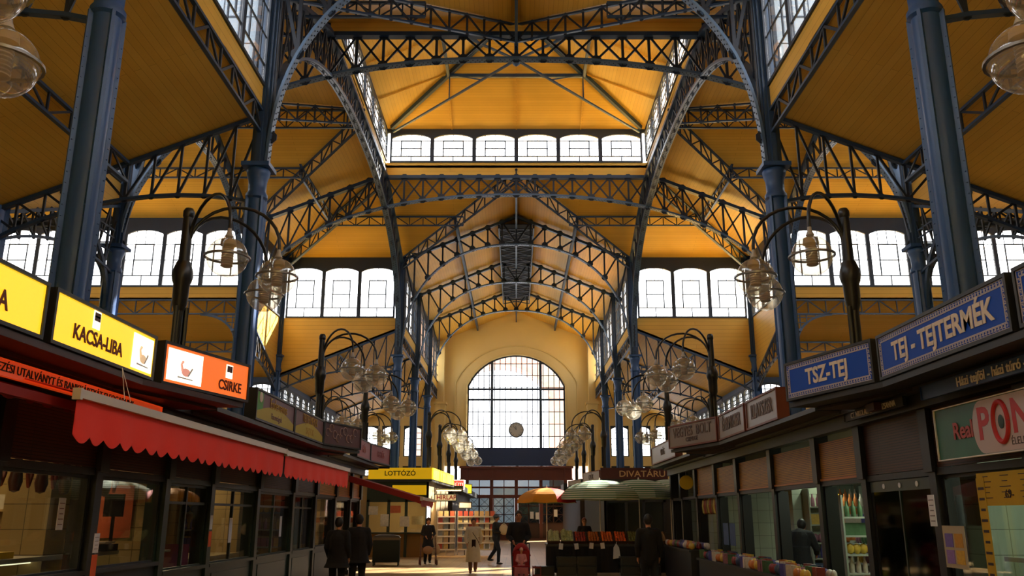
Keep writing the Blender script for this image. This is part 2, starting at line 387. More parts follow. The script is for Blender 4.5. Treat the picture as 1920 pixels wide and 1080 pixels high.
# arch moulding round it
mb = MB(); ring = arch_pts(WX + .95, 0, 11.6, 4.5)
mb.poly([(WX + .95, YF - .03, 5.3)] + [(x, YF - .03, z) for x, z in reversed(ring)] + [(-WX - .95, YF - .03, 5.3)], .10, .10, (0, 1, 0))
ring = arch_pts(WX + .1, 0, 11.37, 3.85)
mb.poly([(WX + .1, YF - .04, 5.3)] + [(x, YF - .04, z) for x, z in reversed(ring)] + [(-WX - .1, YF - .04, 5.3)], .14, .12, (0, 1, 0))
tag(mb.build('trim_5', M_plaster2), 'cream moulding running round the great arched window', None, None, 'structure')
for s, sd_ in ((-1, 'left'), (1, 'right')):
    mb = MB()
    mb.box((s * 5.72, YF - .45, 4.9), (.75, .9, 9.8)); mb.box((s * 5.72, YF - .5, 9.9), (.95, 1.05, .16)); mb.box((s * 5.72, YF - .5, 9.15), (.88, 1.0, .1))
    mb.box((s * 5.72, YF - .48, 9.5), (.80, .95, .6)); mb.box((s * 5.78, YF - .35, 12.3), (.6, .7, 4.7))
    tag(mb.build('wall_far', M_plaster2), f'cream pilaster {sd_} of the great arched window', None, None, 'structure')
    # aisle end wall with openings for three tall windows and three low ones
    mb = MB(); y = YF; zt = lambda x: Z_A1 - (abs(x) - A) * (Z_A1 - Z_A2) / (B - A)
    cuts = [A, 7.1, 8.6, 8.85, 10.35, 10.6, 12.1]; rows = [(0, 4.55), (5.35, 6.0), (8.35, None)]
    def quad(xa, xb, za, zb, zc=None): mb.prism([(s * xa, y, za), (s * xb, y, za), (s * xb, y, zb if zc is None else zc), (s * xa, y, zb)], (0, .4, 0))
    opens = [(7.1, 8.5), (8.75, 10.15), (10.4, 11.8)]
    xs = [A] + [q for p in opens for q in p] + [B]
    for i in range(0, len(xs), 2): quad(xs[i], xs[i + 1], 0, zt(xs[i]), zt(xs[i + 1]))
    for xa, xb in opens:
        quad(xa, xb, 0, 4.55); quad(xa, xb, 5.3, 6.0); quad(xa, xb, 8.3, zt(xa), zt(xb))
    tag(mb.build('wall_far', M_plaster), f'cream end wall of the {sd_} far aisle', None, None, 'structure')
    for j, (xa, xb) in enumerate(opens):
        window(0, s * (xa + xb) / 2, YF - CY + .2, 6.0, xb - xa, 2.3, 0, 'tall', f'tall mullioned window, {ORD[j]} out from the nave, end wall of the {sd_} aisle')
        window(0, s * (xa + xb) / 2, YF - CY + .2, 4.55, xb - xa, .75, 0, 'small', f'low small window, {ORD[j]} out from the nave, end wall of the {sd_} aisle')
# great window
gw = MB(); z0 = 5.3 + 1.28; sky_ = []
def arc_z(x):
    for (xa, za), (xb, zb) in zip(ARC, ARC[1:]):
        if xa <= x <= xb: return za + (zb - za) * (x - xa) / (xb - xa)
    return 11.35
yw = YF + .2
gw.poly([(WX - .05, yw, z0)] + [(x * .985, yw, z - .04) for x, z in reversed(ARC)] + [(-WX + .05, yw, z0)], .12, .14, (0, 1, 0))
for x in (-1.86, 1.86): gw.box((x, yw, (z0 + arc_z(x)) / 2), (.20, .16, arc_z(x) - z0))
gw.box((0, yw, z0 + 3.7), (2 * WX, .14, .14)); gw.box((0, yw, z0 + 4.5), (2 * WX, .14, .14)); gw.box((0, yw, z0 + .03), (2 * WX, .16, .1))
for i in range(1, 18):
    x = -WX + 2 * WX * i / 18
    if min(abs(x - 1.86), abs(x + 1.86)) > .15: gw.box((x, yw, (z0 + arc_z(x)) / 2), (.055, .05, arc_z(x) - z0))
for i in range(1, 8):
    z = z0 + i * .925
    if abs(z - z0 - 3.7) < .1: continue
    hx = WX if z < 11.3 else max((abs(x) for x, zz in ARC if zz > z), default=0)
    if hx > 0: gw.box((0, yw, z), (2 * hx, .05, .055))
NW[0] += 1
go = tag(gw.build(f'window_{NW[0]}', M_dsteel), 'great arched window with a grid of panes above the entrance', None, None, 'structure')
g = MB(); g.prism([(-WX, yw - .01, z0)] + [(WX, yw - .01, z0)] + [(x, yw - .01, z) for x, z in reversed(ARC)], (0, .02, 0)); g.build('glass_pane', M_glass, go)
tag(MB().box((0, YF + .05, 5.94), (2 * WX, .3, 1.26)).build('trim_6', mat('navy_panel', '#22365c', .5)), 'navy blue panel under the great window', None, None, 'structure')
portal((0, YF + .7, 9.5), 7.4, 6.5, (0, -1, 0))
# clock on a bracket in front of the great window
ck = thing('clock', 'round clock hanging in front of the great arched window', 'clock', (0, YF - .25, 7.95))
MB().lathe([(.50, -.09), (.56, -.09), (.58, -.02), (.56, .06), (.50, .09)], 32, M=Matrix.Rotation(PI / 2, 4, 'X')).build('case', M_dsteel, ck, True)
MB().lathe([(.50, 0), (.50, .02)], 32, M=Matrix.Translation((0, -.085, 0)) @ Matrix.Rotation(PI / 2, 4, 'X')).build('dial', mat('clock_dial', '#b9b5aa', .5), ck)
m_ = MB()
for i in range(12):
    a = i * PI / 6; m_.bar((.38 * math.sin(a), -.115, .38 * math.cos(a)), (.46 * math.sin(a), -.115, .46 * math.cos(a)), .03, .012, (0, 1, 0))
m_.build('hour_marks', M_dsteel, ck)
MB().bar((0, -.125, 0), (-.05, -.125, .26), .035, .012, (0, 1, 0)).build('hour_hand', M_dsteel, ck)
MB().bar((0, -.135, 0), (-.24, -.135, .28), .025, .012, (0, 1, 0)).build('minute_hand', M_dsteel, ck)
MB().box((0, 0, -1.0), (.05, .05, .95)).box((0, .12, -1.45), (.05, .3, .05)).build('stand', M_dsteel, ck)
# ================================================================ IRONWORK
def side_word(x): return 'left' if x < 0 else 'right'
def column_parts(t, h_top, r=.2, capz=9.5, post=True, nearness=False):
    key = ('col', h_top, r, capz)
    def mk():
        b = MB(); b.box((0, 0, .25), (r * 3.4, r * 3.4, .5)); b.lathe([(r * 1.7, .5), (r * 1.75, .6), (r * 1.3, .72), (r * 1.4, .8), (r, .95)], 20)
        sh = MB(); sh.lathe([(r, .95), (r, capz - .75)], 24)
        for i in range(4):
            a = PI / 4 + i * PI / 2; c_, s_ = math.cos(a), math.sin(a)
            sh.bar((c_ * r * 1.08, s_ * r * 1.08, .95), (c_ * r * 1.08, s_ * r * 1.08, capz - .75), .05, r * .5, (c_, s_, 0))
            for j in range(int((capz - 2) / .16)):
                z = 1.1 + j * .16
                for dd in (-1, 1):
                    px, py = c_ * r * 1.22 - s_ * dd * .028, s_ * r * 1.22 + c_ * dd * .028
                    sh.lathe([(.013, 0), (.008, .008), (.0001, .010)], 5, M=Matrix.Translation((px, py, z)) @ Matrix.Rotation(math.atan2(s_, c_), 4, 'Z') @ Matrix.Rotation(-dd * PI / 2, 4, 'X'))
        cp = MB(); cp.lathe([(r, capz - .8), (r * 1.25, capz - .76), (r * 1.25, capz - .68), (r * 1.02, capz - .6), (r * 1.05, capz - .35), (r * 1.28, capz - .2), (r * 1.36, capz - .1), (r * 1.2, capz - .04), (r * 1.2, capz + .05)], 24)
        cp.box((0, 0, capz), (r * 3.2, r * 3.2, .10))
        po = MB()
        w_ = r * 1.7
        po.box((0, 0, (capz + h_top) / 2), (w_ * .35, w_ * 1.15, h_top - capz)); po.box((0, 0, (capz + h_top) / 2), (w_ * 1.15, w_ * .35, h_top - capz)); po.box((0, 0, (capz + h_top) / 2), (w_ * .8, w_ * .8, h_top - capz))
        return b.mesh('base', M_col), sh.mesh('shaft', M_col, True), cp.mesh('capital', M_col, True), po.mesh('upper_post', M_steel)
    ms = cached(key, mk)
    for n, m_ in zip(('base', 'shaft', 'capital', 'upper_post'), ms): link(n, m_, t)
def column(x, y, label, h_top=Z_EAVE, **kw):
    t = thing('iron_column', label, 'column', (x, y, 0), 0, 'riveted blue columns of the hall'); column_parts(t, h_top, **kw); return t
far_ords = ['at the corner of the crossing', 'second along the far nave', 'third along the far nave']
for s in (-1, 1):
    sw = side_word(s)
    for i in range(3): column(s * A, CY + B + 7.433 * i, f'blue iron column on the {sw}, {far_ords[i]}')
    for i, w_ in enumerate(['where the near nave meets the crossing', 'nearest big one rising behind the shop signs', 'beside the camera, out at the edge']):
        if i < 2: column(s * A, CY - B - 7.433 * i, f'blue iron column on the {sw}, {w_}')
    for q, qw in ((-1, 'near'), (1, 'far')):
        column(s * B, CY + q * A, f'blue iron column with arched brackets, {qw} corner of the {sw} wing')
        column(s * B, CY + q * B, f'blue iron corner column under the {qw} {sw} corner of the crossing roof', r=.3 if q < 0 else .2)
        column(s * (B + 7.45), CY + q * A, f'blue iron column further out on the {qw} side of the {sw} wing')
def superell(x, a, b, z0, n=2.3):
    q = min(1, abs(x) / a); return z0 + b * (1 - q ** n) ** (1 / n)
def truss(name, label, cat, tops, bots, k=None, web='N', tw=.14, th=.10, bw=.16, bh=.07, ww=.055, gus=.12, plane=(0, 1, 0), rivets=False, group=None, loc=None, rz=None, key=None, posts=True, chord=None):
    """tops/bots: equally long node lists; web drawn between them"""
    def mk():
        a = MB(); a.poly(tops, tw, th, (0, 0, 1)) if abs(Vector(plane).z) < .5 else None
        b = MB(); ch_ = chord or bots; b.poly(ch_, bh, bw, plane) if chord else b.poly(ch_, bw, bh, (0, 0, 1))
        c = MB(); n = len(tops); pl = Vector(plane)
        for i in range(n):
            if posts and (Vector(tops[i]) - Vector(bots[i])).length > .12: c.bar(bots[i], tops[i], ww, ww * .8, plane)
            if gus:
                for p in (tops[i], bots[i]):
                    M_ = Matrix.Translation(p); g_ = gus; px = pl.cross(Vector((0, 0, 1))).normalized()
                    P = [Vector(p) + px * (g_ * math.cos(t)) + Vector((0, 0, g_ * math.sin(t))) - pl * .012 for t in [j * PI / 4 + PI / 8 for j in range(8)]]
                    c.prism(P, pl * .024)
        for i in range(n - 1):
            if web == 'X': c.bar(tops[i], bots[i + 1], ww * .8, ww * .5, plane); c.bar(bots[i], tops[i + 1], ww * .8, ww * .5, plane)
            elif web == 'W':
                if i % 2: c.bar(tops[i], bots[i + 1], ww, ww * .7, plane)
                else: c.bar(bots[i], tops[i + 1], ww, ww * .7, plane)
            else: 
                if i < (n - 1) / 2: c.bar(tops[i], bots[i + 1], ww, ww * .7, plane)
                else: c.bar(bots[i], tops[i + 1], ww, ww * .7, plane)
        if rivets:
            P = [Vector(p) for p in ch_]
            px = Vector(plane); b.cur = 1
            for i in range(len(P) - 1):
                d = P[i + 1] - P[i]; L_ = d.length; dn = d.normalized(); nn_ = px.cross(dn).normalized()
                if nn_.z > 0: nn_ = -nn_
                m_ = max(1, int(L_ / .13))
                for j in range(m_):
                    for o_ in (-.055, .055):
                        c_ = P[i] + dn * (L_ * (j + .5 * (o_ > 0)) / m_) + px * o_ + nn_ * (bh / 2)
                        b.sphere(c_, .021, 6, 4)
        return a.mesh('top_chord', M_steel), b.mesh('bottom_chord', [M_flange_lit, M_rivet] if rivets else M_steel), c.mesh('lattice', M_lat)
    ms = cached(('truss', key), mk) if key else mk()
    t = thing(name, label, cat, loc or C0, RZ[k] if rz is None else rz, group)
    for n, m_ in zip(('top_chord', 'bottom_chord', 'lattice'), ms): link(n, m_, t)
    return t
def lerp(p, q, t): return tuple(a + (b - a) * t for a, b in zip(p, q))
def beam(name, label, cat, p, q, depth, n, k, key=None, web='W', ww=.045, plane=None, group=None, cw=.09, ch=.06, gus=.0):
    d = Vector(q) - Vector(p); pl = plane or tuple(d.cross(Vector((0, 0, 1))).normalized())
    tops = [lerp(p, q, i / n) for i in range(n + 1)]; bots = [(a, b, c - depth) for a, b, c in tops]
    return truss(name, label, cat, tops, bots, k, web, cw, ch, cw, ch, ww, gus, pl, False, group, key=key)
# 24 m trusses that carry the lantern
nodes = [-12.0, -11.2, -10.3, -9.4, -8.5, -7.6, -6.75, -6, -5.14, -4.28, -3.43, -2.57, -1.71, -.86, 0]
nodes = nodes + [-x for x in nodes[-2::-1]]
TT = [(u, A, (Z_LB - .08) if abs(u) <= 6 else Z_RIDGE - .15 - (abs(u) - A) * .402 - .2 * (1 if abs(u) > 6.1 else 0)) for u in nodes]
BB = [(u, A, superell(u, 11.98, 6.3 if abs(u) > 6 else 6.3, 9.6)) for u in nodes]
FB = [(5.82 * math.cos(a), 0, superell(5.82 * math.cos(a), 5.821, 6.0, 9.45)) for a in [PI * i / 44 for i in range(45)]]
FT = [(11.97 * math.cos(a), A, superell(11.97 * math.cos(a), 11.98, 6.3, 9.55)) for a in [PI * i / 64 for i in range(65)]]
for k in range(4):
    nm = ARM[k][1]
    truss('lattice_truss', f'long arched lattice truss carrying the {nm} side of the lantern', 'truss', TT, BB, k, 'X', .26, .14, .26, .08, .085, .18, rivets=True, key='big', chord=FT)
# transverse arches of the arms
un = [-5.8, -5.3, -4.6, -3.85, -3.1, -2.3, -1.5, -.75, 0]; un = un + [-x for x in un[-2::-1]]
T2 = [(u, 0, Z_RIDGE - .2 - abs(u) * .408) for u in un]
B2 = [(u, 0, superell(u, 5.82, 6.0, 9.55)) for u in un]
for k in range(4):
    nb = 3 if k == 0 else 1 if k == 2 else 2
    for b in range(nb):
        v = B + (7.433 if k in (0, 2) else 7.45) * b
        wd_ = 'at the crossing' if b == 0 else f'{ORD[b]} from the crossing'
        t = truss('arched_truss', f'arched lattice truss spanning the {WINGS[k]}, {wd_}', 'truss', T2, B2, None, 'N', .2, .13, .24, .07, .085, .17, rivets=True, chord=FB, loc=W(k, 0, v), rz=RZ[k], key='arch')
# ridge, purlins, valleys, hips
for k in range(4):
    L, nm = ARM[k]
    n = int((L - A) / .75)
    if k == 2: L = 26; n = 26
    beam('ridge_beam', f'lattice ridge beam of the {WINGS[k]}', 'beam', (0, A, Z_RIDGE - .12), (0, L, Z_RIDGE - .12), .75, n, k, ('ridge', L), 'X')
    for s in (-1, 1):
        sd_ = arm_side(k, s)
        if k in (1, 3): beam('lattice_purlin', f'lattice purlin under the {sd_} slope of the {WINGS[k]}', 'beam', (s * 3, 9.1, Z_RIDGE - 1.3), (s * 3, L, Z_RIDGE - 1.3), .42, 24, k, ('lp', s), 'W', .045)
        if k == 0:
            MBk = ('purl', s, L)
            me = cached(MBk, lambda: MB().bar((s * 3, 9.1, Z_RIDGE - 1.42), (s * 3, L, Z_RIDGE - 1.42), .12, .34).mesh('steel_purlin', M_steel))
            tag(link('steel_purlin', me, None, C0, RZ[k]), f'solid steel purlin under the {sd_} slope of the {WINGS[k]}', 'beam')
        beam('valley_rafter', f'lattice valley rafter on the {sd_} side where the {WINGS[k]} roof meets the crossing', 'rafter', (0, A, Z_RIDGE - .1), (s * A, B, Z_EAVE - .08), .62, 12, k, ('valley', s), 'W', .055, gus=.07)
        beam('purlin', f'lattice purlin below the {nm} side of the lantern, {sd_} half', 'beam', (s * 2.6, 9.05, Z_RIDGE - 1.3), (s * 9.2, 9.05, Z_RIDGE - 1.3), .45, 10, k, ('cp', s), 'W', .04)
        # clerestory foot beam, aisle purlin, rafters
        if k != 2:
            beam('lattice_girder', f'lattice girder under the {sd_} clerestory of the {WINGS[k]}', 'girder', (s * A, B, Z_A1), (s * A, L, Z_A1), .62, int((L - B) / .75), k, ('foot', s, L), 'W', .05, gus=.0)
        beam('aisle_purlin', f'lattice purlin under the {sd_} aisle roof of the {WINGS[k]}', 'beam', (s * 9.05, B, 9.62), (s * 9.05, L if k != 2 else 27, 9.62), .46, int((L - B) / .8), k, ('ap', s, L), 'W', .05)
    c = thing('hip_rafter', f'lattice hip rafter from the lantern to the {["far left","near left","near right","far right"][k]} corner of the crossing', 'rafter', C0, RZ[k])
    d = Vector((-(B - A), B - A, -(Z_RIDGE - Z_EAVE)))
    tops = [tuple(Vector((-A, A, Z_RIDGE - .1)) + d * i / 11) for i in range(12)]; bots = [(a, b, z - .62) for a, b, z in tops]
    pl = tuple(d.cross(Vector((0, 0, 1))).normalized())
    def mkh():
        a = MB(); a.poly(tops, .12, .07); b = MB(); b.poly(bots, .12, .07); e = MB()
        for i in range(12): e.bar(bots[i], tops[i], .05, .05, pl)
        for i in range(11): e.bar(*( (tops[i], bots[i + 1]) if i % 2 else (bots[i], tops[i + 1])), .05, .035, pl)
        return a.mesh('top_chord', M_steel), b.mesh('bottom_chord', M_steel), e.mesh('lattice', M_lat)
    for n_, m_ in zip(('top_chord', 'bottom_chord', 'lattice'), cached('hip', mkh)): link(n_, m_, c)
# near nave foot girders: a closed box lattice, and the arm of it on the right
for s in (-1, 1):
    sw = side_word(s)
    beam('lattice_girder', f'lattice girder under the near clerestory on the {sw}', 'girder', (-s * A, B, Z_A1), (-s * A, 30, Z_A1), .55, 24, 2, ('footn', s), 'W', .06)
# aisle rafters with an arched lower chord
for k in range(4):
    nb = 3 if k == 0 else 2
    for b in range(nb):
        for s in (-1, 1):
            sd_ = arm_side(k, s)
            us = [A + (B - A) * i / 10 for i in range(11)]
            tops = [(s * u, 0, Z_A1 - .05 - (u - A) * .4016) for u in us]
            bots = [(s * u, 0, min(tops[i][2] - .12, 8.0 + .95 * math.sin(PI * min(1, max(0, (u - A + .6) / (B - A + .9)))) ** .6 + .2 - (u - A) * .14)) for i, u in enumerate(us)]
            v = B + (7.433 if k in (0, 2) else 7.45) * b
            truss('aisle_rafter', f'arched lattice rafter over the {sd_} aisle of the {WINGS[k]}, {ORD[b]} from the crossing', 'rafter', tops, bots, None, 'N', .12, .09, .12, .07, .055, .08, loc=W(k, 0, v), rz=RZ[k], key=('ar', s))
# curved brackets rising from the near wing columns and the nave columns
def bracket(p0, p1, label, w_=.14):
    P0, P1 = Vector(p0), Vector(p1); pts = []
    for i in range(11):
        a = i / 10 * PI / 2; pts.append((P0.x + (P1.x - P0.x) * (1 - math.cos(a)), P0.y + (P1.y - P0.y) * (1 - math.cos(a)), P0.z + (P1.z - P0.z) * math.sin(a)))
    t = thing('curved_bracket', label, 'bracket', (0, 0, 0))
    MB().poly(pts, w_, .09, (0, 0, 1) if False else (P1 - P0).cross(Vector((0, 0, 1))).normalized()).build('arc', M_steel, t)
    m_ = MB(); wall_x = P0
    for i in (3, 5, 7, 9):
        p = Vector(pts[i]); m_.bar(p, (p.x, p.y, P1.z), .04, .04, (P1 - P0).cross(Vector((0, 0, 1))).normalized())
        m_.bar(p, (P0.x, P0.y, p.z), .04, .04)
    m_.build('struts', M_steel, t)
for s in (-1, 1):
    sw = side_word(s)
    bracket((s * B, 24.4, 7.6), (s * B, 21.2, 10.0), f'curved bracket toward the camera on the {sw} wing column')
    bracket((s * 12.3, 24.6, 8.2), (s * 15.2, 24.6, 10.3), f'curved bracket facing outward on the {sw} wing column')
    bracket((s * (A + .2), 42.7, 8.2), (s * 7.4, 42.7, 9.0), f'small bracket by the aisle rafter, far {sw} nave column', .1)
    bracket((s * 12.3, 36.6, 9.0), (s * 13.9, 36.6, 10.25), f'small scroll bracket of the far {sw} wing column', .1)
# lantern roof truss: hip rafters, ties and the king post
lt = thing('lantern_truss', 'blue hip rafters, tie rods and hanging king post inside the lantern roof', 'truss', C0)
for k in range(4):
    R_ = Matrix.Rotation(RZ[k], 3, 'Z')
    P = lambda u, v, z: tuple(R_ @ Vector((u, v, z)))
    MB().bar(P(-5.8, 5.8, Z_LE - .0), P(0, 0, Z_LA - .1), .14, .26).build('hip_rafter', M_steel, lt)
    MB().bar(P(-5.7, 5.7, Z_LE - .3), P(0, 0, 19.3), .08, .08).build('tie_bar', M_steel, lt)
    MB().bar(P(-2.9, 2.9, 20.25), P(-2.9, 2.9, 19.05), .05, .05).bar(P(-2.9, 2.9, 20.25), P(-1.45, 1.45, 19.2), .05, .05).build('strut', M_steel, lt)
    MB().bar(P(-2.95, 2.95, 20.22), P(2.95, 2.95, 20.22), .12, .16).build('collar_beam', M_steel, lt)
    for j, x in enumerate((-3, 0, 3)):
        h = (6 - abs(x)) if x else 6
        MB().bar(P(x, 5.95, Z_LE - .03), P(x, abs(x) + .05, Z_LE + (6 - abs(x)) * .408 - .06), .05, .06).build('rafter_batten', M_plX, lt)
MB().box((0, 0, 20.3), (.16, .16, 2.3)).lathe([(.02, 19.0), (.14, 19.1), (.2, 19.25), (.14, 19.4)], 12).build('king_post', M_steel, lt)
# dark ventilation trough along the far ridge
vt = thing('ridge_vent', 'dark ventilation trough with crossed bars along the ridge of the far nave', 'vent', (0, 0, 0))
MB().box((0, 51, 16.62), (1.75, 16.4, .05)).build('shade_panel', mat('vent_shade_black', '#0d0d0e', .8), vt)  # flat black sheet painting the shade of the open vent above
m_ = MB()
for s in (-1, 1):
    m_.box((s * .92, 51, 16.5), (.07, 16.6, .3))
for i in range(14):
    y = 43 + i * 1.17
    m_.bar((-.9, y, 16.4), (.9, y + 1.17, 16.4), .05, .05).bar((.9, y, 16.4), (-.9, y + 1.17, 16.4), .05, .05).bar((-.9, y, 16.4), (.9, y, 16.4), .05, .05)
m_.build('crossed_bars', M_lat, vt)
# building across the street, seen through the great window
ob = thing('building', 'pinkish street house with a tall arch seen through the great window', 'building', (-1.6, 78, 0))
pts = arch_pts(4.6, 0, 12.2, 4.4, 20)
mb = MB(); holed_wall(mb, -8, 9, 0, lambda x: 22.0, 0, 1.5, 4.6, 0, pts); mb.build('facade', mat('pink_stone', '#b3968c', .9, noise=.1), ob)
MB().poly([(x, -.2, z) for x, z in pts], .3, .5, (0, 1, 0)).build('arch_moulding', mat('pale_stone', '#c9a79c', .9), ob)
# ================================================================ ENTRANCE SCREEN
M_wood = mat('red_brown_wood', '#5e2a1e', .45, noise=.2, nscale=2)
M_wood2 = mat('dark_brown_wood', '#3a1c14', .5, noise=.2)
M_black = mat('black_paint', '#101214', .35)
M_dark = mat('charcoal_paint', '#1b1e20', .5)
M_green = mat('bottle_green_paint', '#16281f', .4)
M_white = mat('white_paint', '#d8d6cf', .5)
M_brown = mat('brown_eave', '#3b1d14', .5)
M_sglass = glass_mat('shop_glass', '#f2f6f4', .03, .02, .22)
M_door1 = glass_mat('door_glass', '#6a7072', .04, .1, .2); M_door2 = glass_mat('dark_door_glass', '#23282c', .04, .1, .2); M_door3 = glass_mat('transom_glass', '#85898c', .04, .1, .2)  # tints darkened to stand in for a dim vestibule behind the glass
M_paper = mat('white_paper', '#cfd0d4', .8)
M_orange = mat('orange_paper', '#d65a2b', .8)
M_yellow = mat('yellow_board', '#d9b31c', .6)
M_lampglass = glass_mat('globe_glass', '#ece8dc', .07, .05)
_nt = M_lampglass.node_tree; _o = _nt.nodes['Material Output']; _s = _o.inputs[0].links[0].from_socket; _t = _nt.nodes.new('ShaderNodeBsdfTranslucent'); _t.inputs[0].default_value = (.8, .78, .72, 1); _m = _nt.nodes.new('ShaderNodeMixShader'); _m.inputs[0].default_value = .2; _nt.links.new(_s, _m.inputs[1]); _nt.links.new(_t.outputs[0], _m.inputs[2]); _nt.links.new(_m.outputs[0], _o.inputs[0])
sc_ = thing('entrance_screen', 'red-brown wooden entrance screen with glazed doors below the great window', 'screen', (0, YF + .1, 0))
mb = MB(); mb.box((0, 0, 4.75), (8.3, .5, .75)).box((0, -.05, 5.2), (8.5, .7, .16)).box((0, -.05, 4.32), (8.4, .6, .1))
for i in range(5): mb.box((-3.7 + 1.85 * i, -.28, 4.75), (.22, .12, .75))
mb.build('frieze', M_wood, sc_)
mb = MB(); 
for i in range(5): mb.box((-3.66 + 1.83 * i, .05, 2.15), (.24, .3, 4.3))
mb.box((0, .05, 3.75), (7.3, .2, .12)).box((0, .05, 3.1), (7.3, .26, .22)).box((0, .05, .06), (7.3, .2, .12))
mb.build('frame', M_wood, sc_)
for i in range(4):
    x = -2.745 + 1.83 * i
    mb = MB()
    mb.box((x, .05, .62), (1.6, .1, 1.15)); mb.build('lower_panel', M_wood if i < 2 else M_wood2, sc_)
    d = MB()
    for dx in (-.39, .39):
        for (a_, b_) in ((1.2, 3.0),):
            for xx in (-.37, .37): d.box((x + dx + xx, .05, 2.1), (.06, .1, 1.8))
            for zz in (1.2, 1.8, 2.4, 3.0): d.box((x + dx, .05, zz), (.76, .1, .06))
            for zz in (1.2, 1.8, 2.4):
                d.bar((x + dx - .34, .03, zz), (x + dx + .34, .03, zz + .6), .025, .03, (0, 1, 0)); d.bar((x + dx + .34, .03, zz), (x + dx - .34, .03, zz + .6), .025, .03, (0, 1, 0))
    d.build('door_leaf' if i in (1, 2) else 'sidelight', M_wood2, sc_)
    MB().box((x, .08, 2.1), (1.55, .015, 1.85)).build('door_glass', M_door1 if i < 2 else M_door2, sc_); MB().box((x, .08, 3.42), (1.6, .015, .6)).build('transom_glass', M_door3 if i == 0 else M_door1, sc_); MB().box((x, .08, 4.03), (1.6, .015, .6)).build('transom_glass', M_door3 if i < 3 else M_door1, sc_)
    e = MB(); e.box((x, .05, 3.45), (.06, .1, .6)).box((x, .05, 4.05), (.06, .1, .5)); e.build('glazing_bar', M_wood, sc_)
    w_ = MB(); 
    for j in range(6):
        xa = x - .75 + j * .25; w_.bar((xa, 0, 5.3), (xa + .25, 0, 5.7), .02, .02, (0, 1, 0)); w_.bar((xa + .25, 0, 5.3), (xa, 0, 5.7), .02, .02, (0, 1, 0))
    w_.box((x - .86, 0, 5.3), (.18, .2, .5))
    w_.build('top_grille', M_dsteel, sc_)
for i, (x, z) in enumerate([(1.15, 1.75), (1.55, 1.7), (2.9, 1.9)]):
    tag(MB().box((x, YF - .04, z), (.26, .01, .5)).build('notice_sheet', M_paper), ['white notice on the left leaf of the dark entrance door', 'white notice on the right leaf of the dark entrance door', 'white notice right of the entrance doors'][i], 'notice')
# ================================================================ signs
_later = []
def text(parent, s, x, z, size, m, y=0.0, align='CENTER', sx=1.0, name='lettering', bold=0.0, rot=0.0):
    c = bpy.data.curves.new('lettering', 'FONT'); c.body = s; c.size = size; c.align_x = align; c.align_y = 'CENTER'; c.extrude = .004; c.offset = bold
    c.resolution_u = 3
    c.materials.append(m); o = bpy.data.objects.new(name, c); COL.objects.link(o); o.parent = parent
    o.location = (x, y - .004, z); o.rotation_euler = (PI / 2, 0, 0); o.scale = (sx, 1, 1)
    _later.append(o); return o
HANG = lambda top: (lambda t, L, H: [MB().box((L * q, .05, (H + top) / 2), (.012, .012, top - H)).build('hanger', M_dark, t) for q in (.1, .9)])
def sign(label, a, b, z0, z1, face, frame=None, depth=.18, texts=(), fr=.035, extra=None, name='shop_sign', cat='sign', tilt=0):
    frame = frame or M_dark
    a, b = Vector(a), Vector(b); L = (b - a).length; d = (b - a)
    t = thing(name, label, cat, (a.x, a.y, z0), math.atan2(d.y, d.x)); H = z1 - z0
    mb = MB(); mb.box((L / 2, depth / 2, H / 2), (L, depth, H))
    for z in (fr / 2, H - fr / 2): mb.box((L / 2, -.012, z), (L, .03, fr))
    for x in (fr / 2, L - fr / 2): mb.box((x, -.012, H / 2), (fr, .03, H - 2 * fr))
    mb.build('sign_box', frame, t)
    MB().box((L / 2, -.004, H / 2), (L - 2 * fr, .008, H - 2 * fr)).build('sign_face', face, t)
    for tx in texts:
        s, x, z, size, m = tx[:5]; kw = tx[5] if len(tx) > 5 else {}
        text(t, s, x * L, z * H, size, m, -.012, **kw)
    if extra: extra(t, L, H)
    return t
def glow(name, col, es): return mat(name, col, .4, emit=col, es=es)
G_yel = glow('lit_yellow', '#ffc926', .95); G_yel2 = glow('lit_lemon', '#ffe234', 1.0); G_ora = glow('lit_orange', '#f0702a', .75); G_wht = glow('lit_white', '#fff6e0', 1.3)
M_bt = mat('brown_lettering', '#6e2a12', .6); M_wt = mat('cream_lettering', '#d9cfc0', .6)
M_red = mat('red_paint', '#b32020', .5); M_blk = mat('black_lettering', '#2a0f0a', .6); M_gold = mat('ochre_lettering', '#b08a2a', .6)
def logo(x, z, s):
    def f(t, L, H):
        MB().box((x * L, -.012, z * H), (s, .006, s * 1.25)).build('logo_plate', G_wht, t)
        m = MB(); 
        for dx, dz in ((-1, 1), (1, 1), (-1, -.1), (1, -.1)): m.box((x * L + dx * s * .21, -.018, z * H + s * .12 + dz * s * .2), (s * .36, .006, s * .36))
        m.build('logo', mat('logo_maroon', '#5d3a38', .6), t)
    return f
def picture(x0, x1, kind):
    def f(t, L, H):
        MB().box(((x0 + x1) / 2 * L, -.012, H * .5), ((x1 - x0) * L, .006, H * .74)).build('picture_panel', G_wht, t)
        cx_ = (x0 + x1) / 2 * L; m = MB(); mg = mat('pale_bird', '#d9b48a', .8, emit='#e0bd94', es=.7)
        m.sphere((cx_ + .02, -.016, H * .38), .075, 12, 8, 1.2, .06, .7); m.tube([(cx_ - .06, -.018, H * .4), (cx_ - .09, -.018, H * .55), (cx_ - .06, -.018, H * .62)], [.02, .014, .018], 6)
        m.build('bird_drawing', mg if kind == 'duck' else mat('pale_red_bird', '#d88a78', .8, emit='#e09a86', es=.7), t)
        MB().tube([(cx_ - .14, -.018, H * .24), (cx_ + .16, -.018, H * .23)], [.01, .006], 6).bar((cx_ + .06, -.018, H * .3), (cx_ + .14, -.018, H * .5), .02, .01, (0, 1, 0)).build('drawing_shade', mat('grey_drawing', '#8a8078', .8, emit='#8a8078', es=.6), t)
    return f
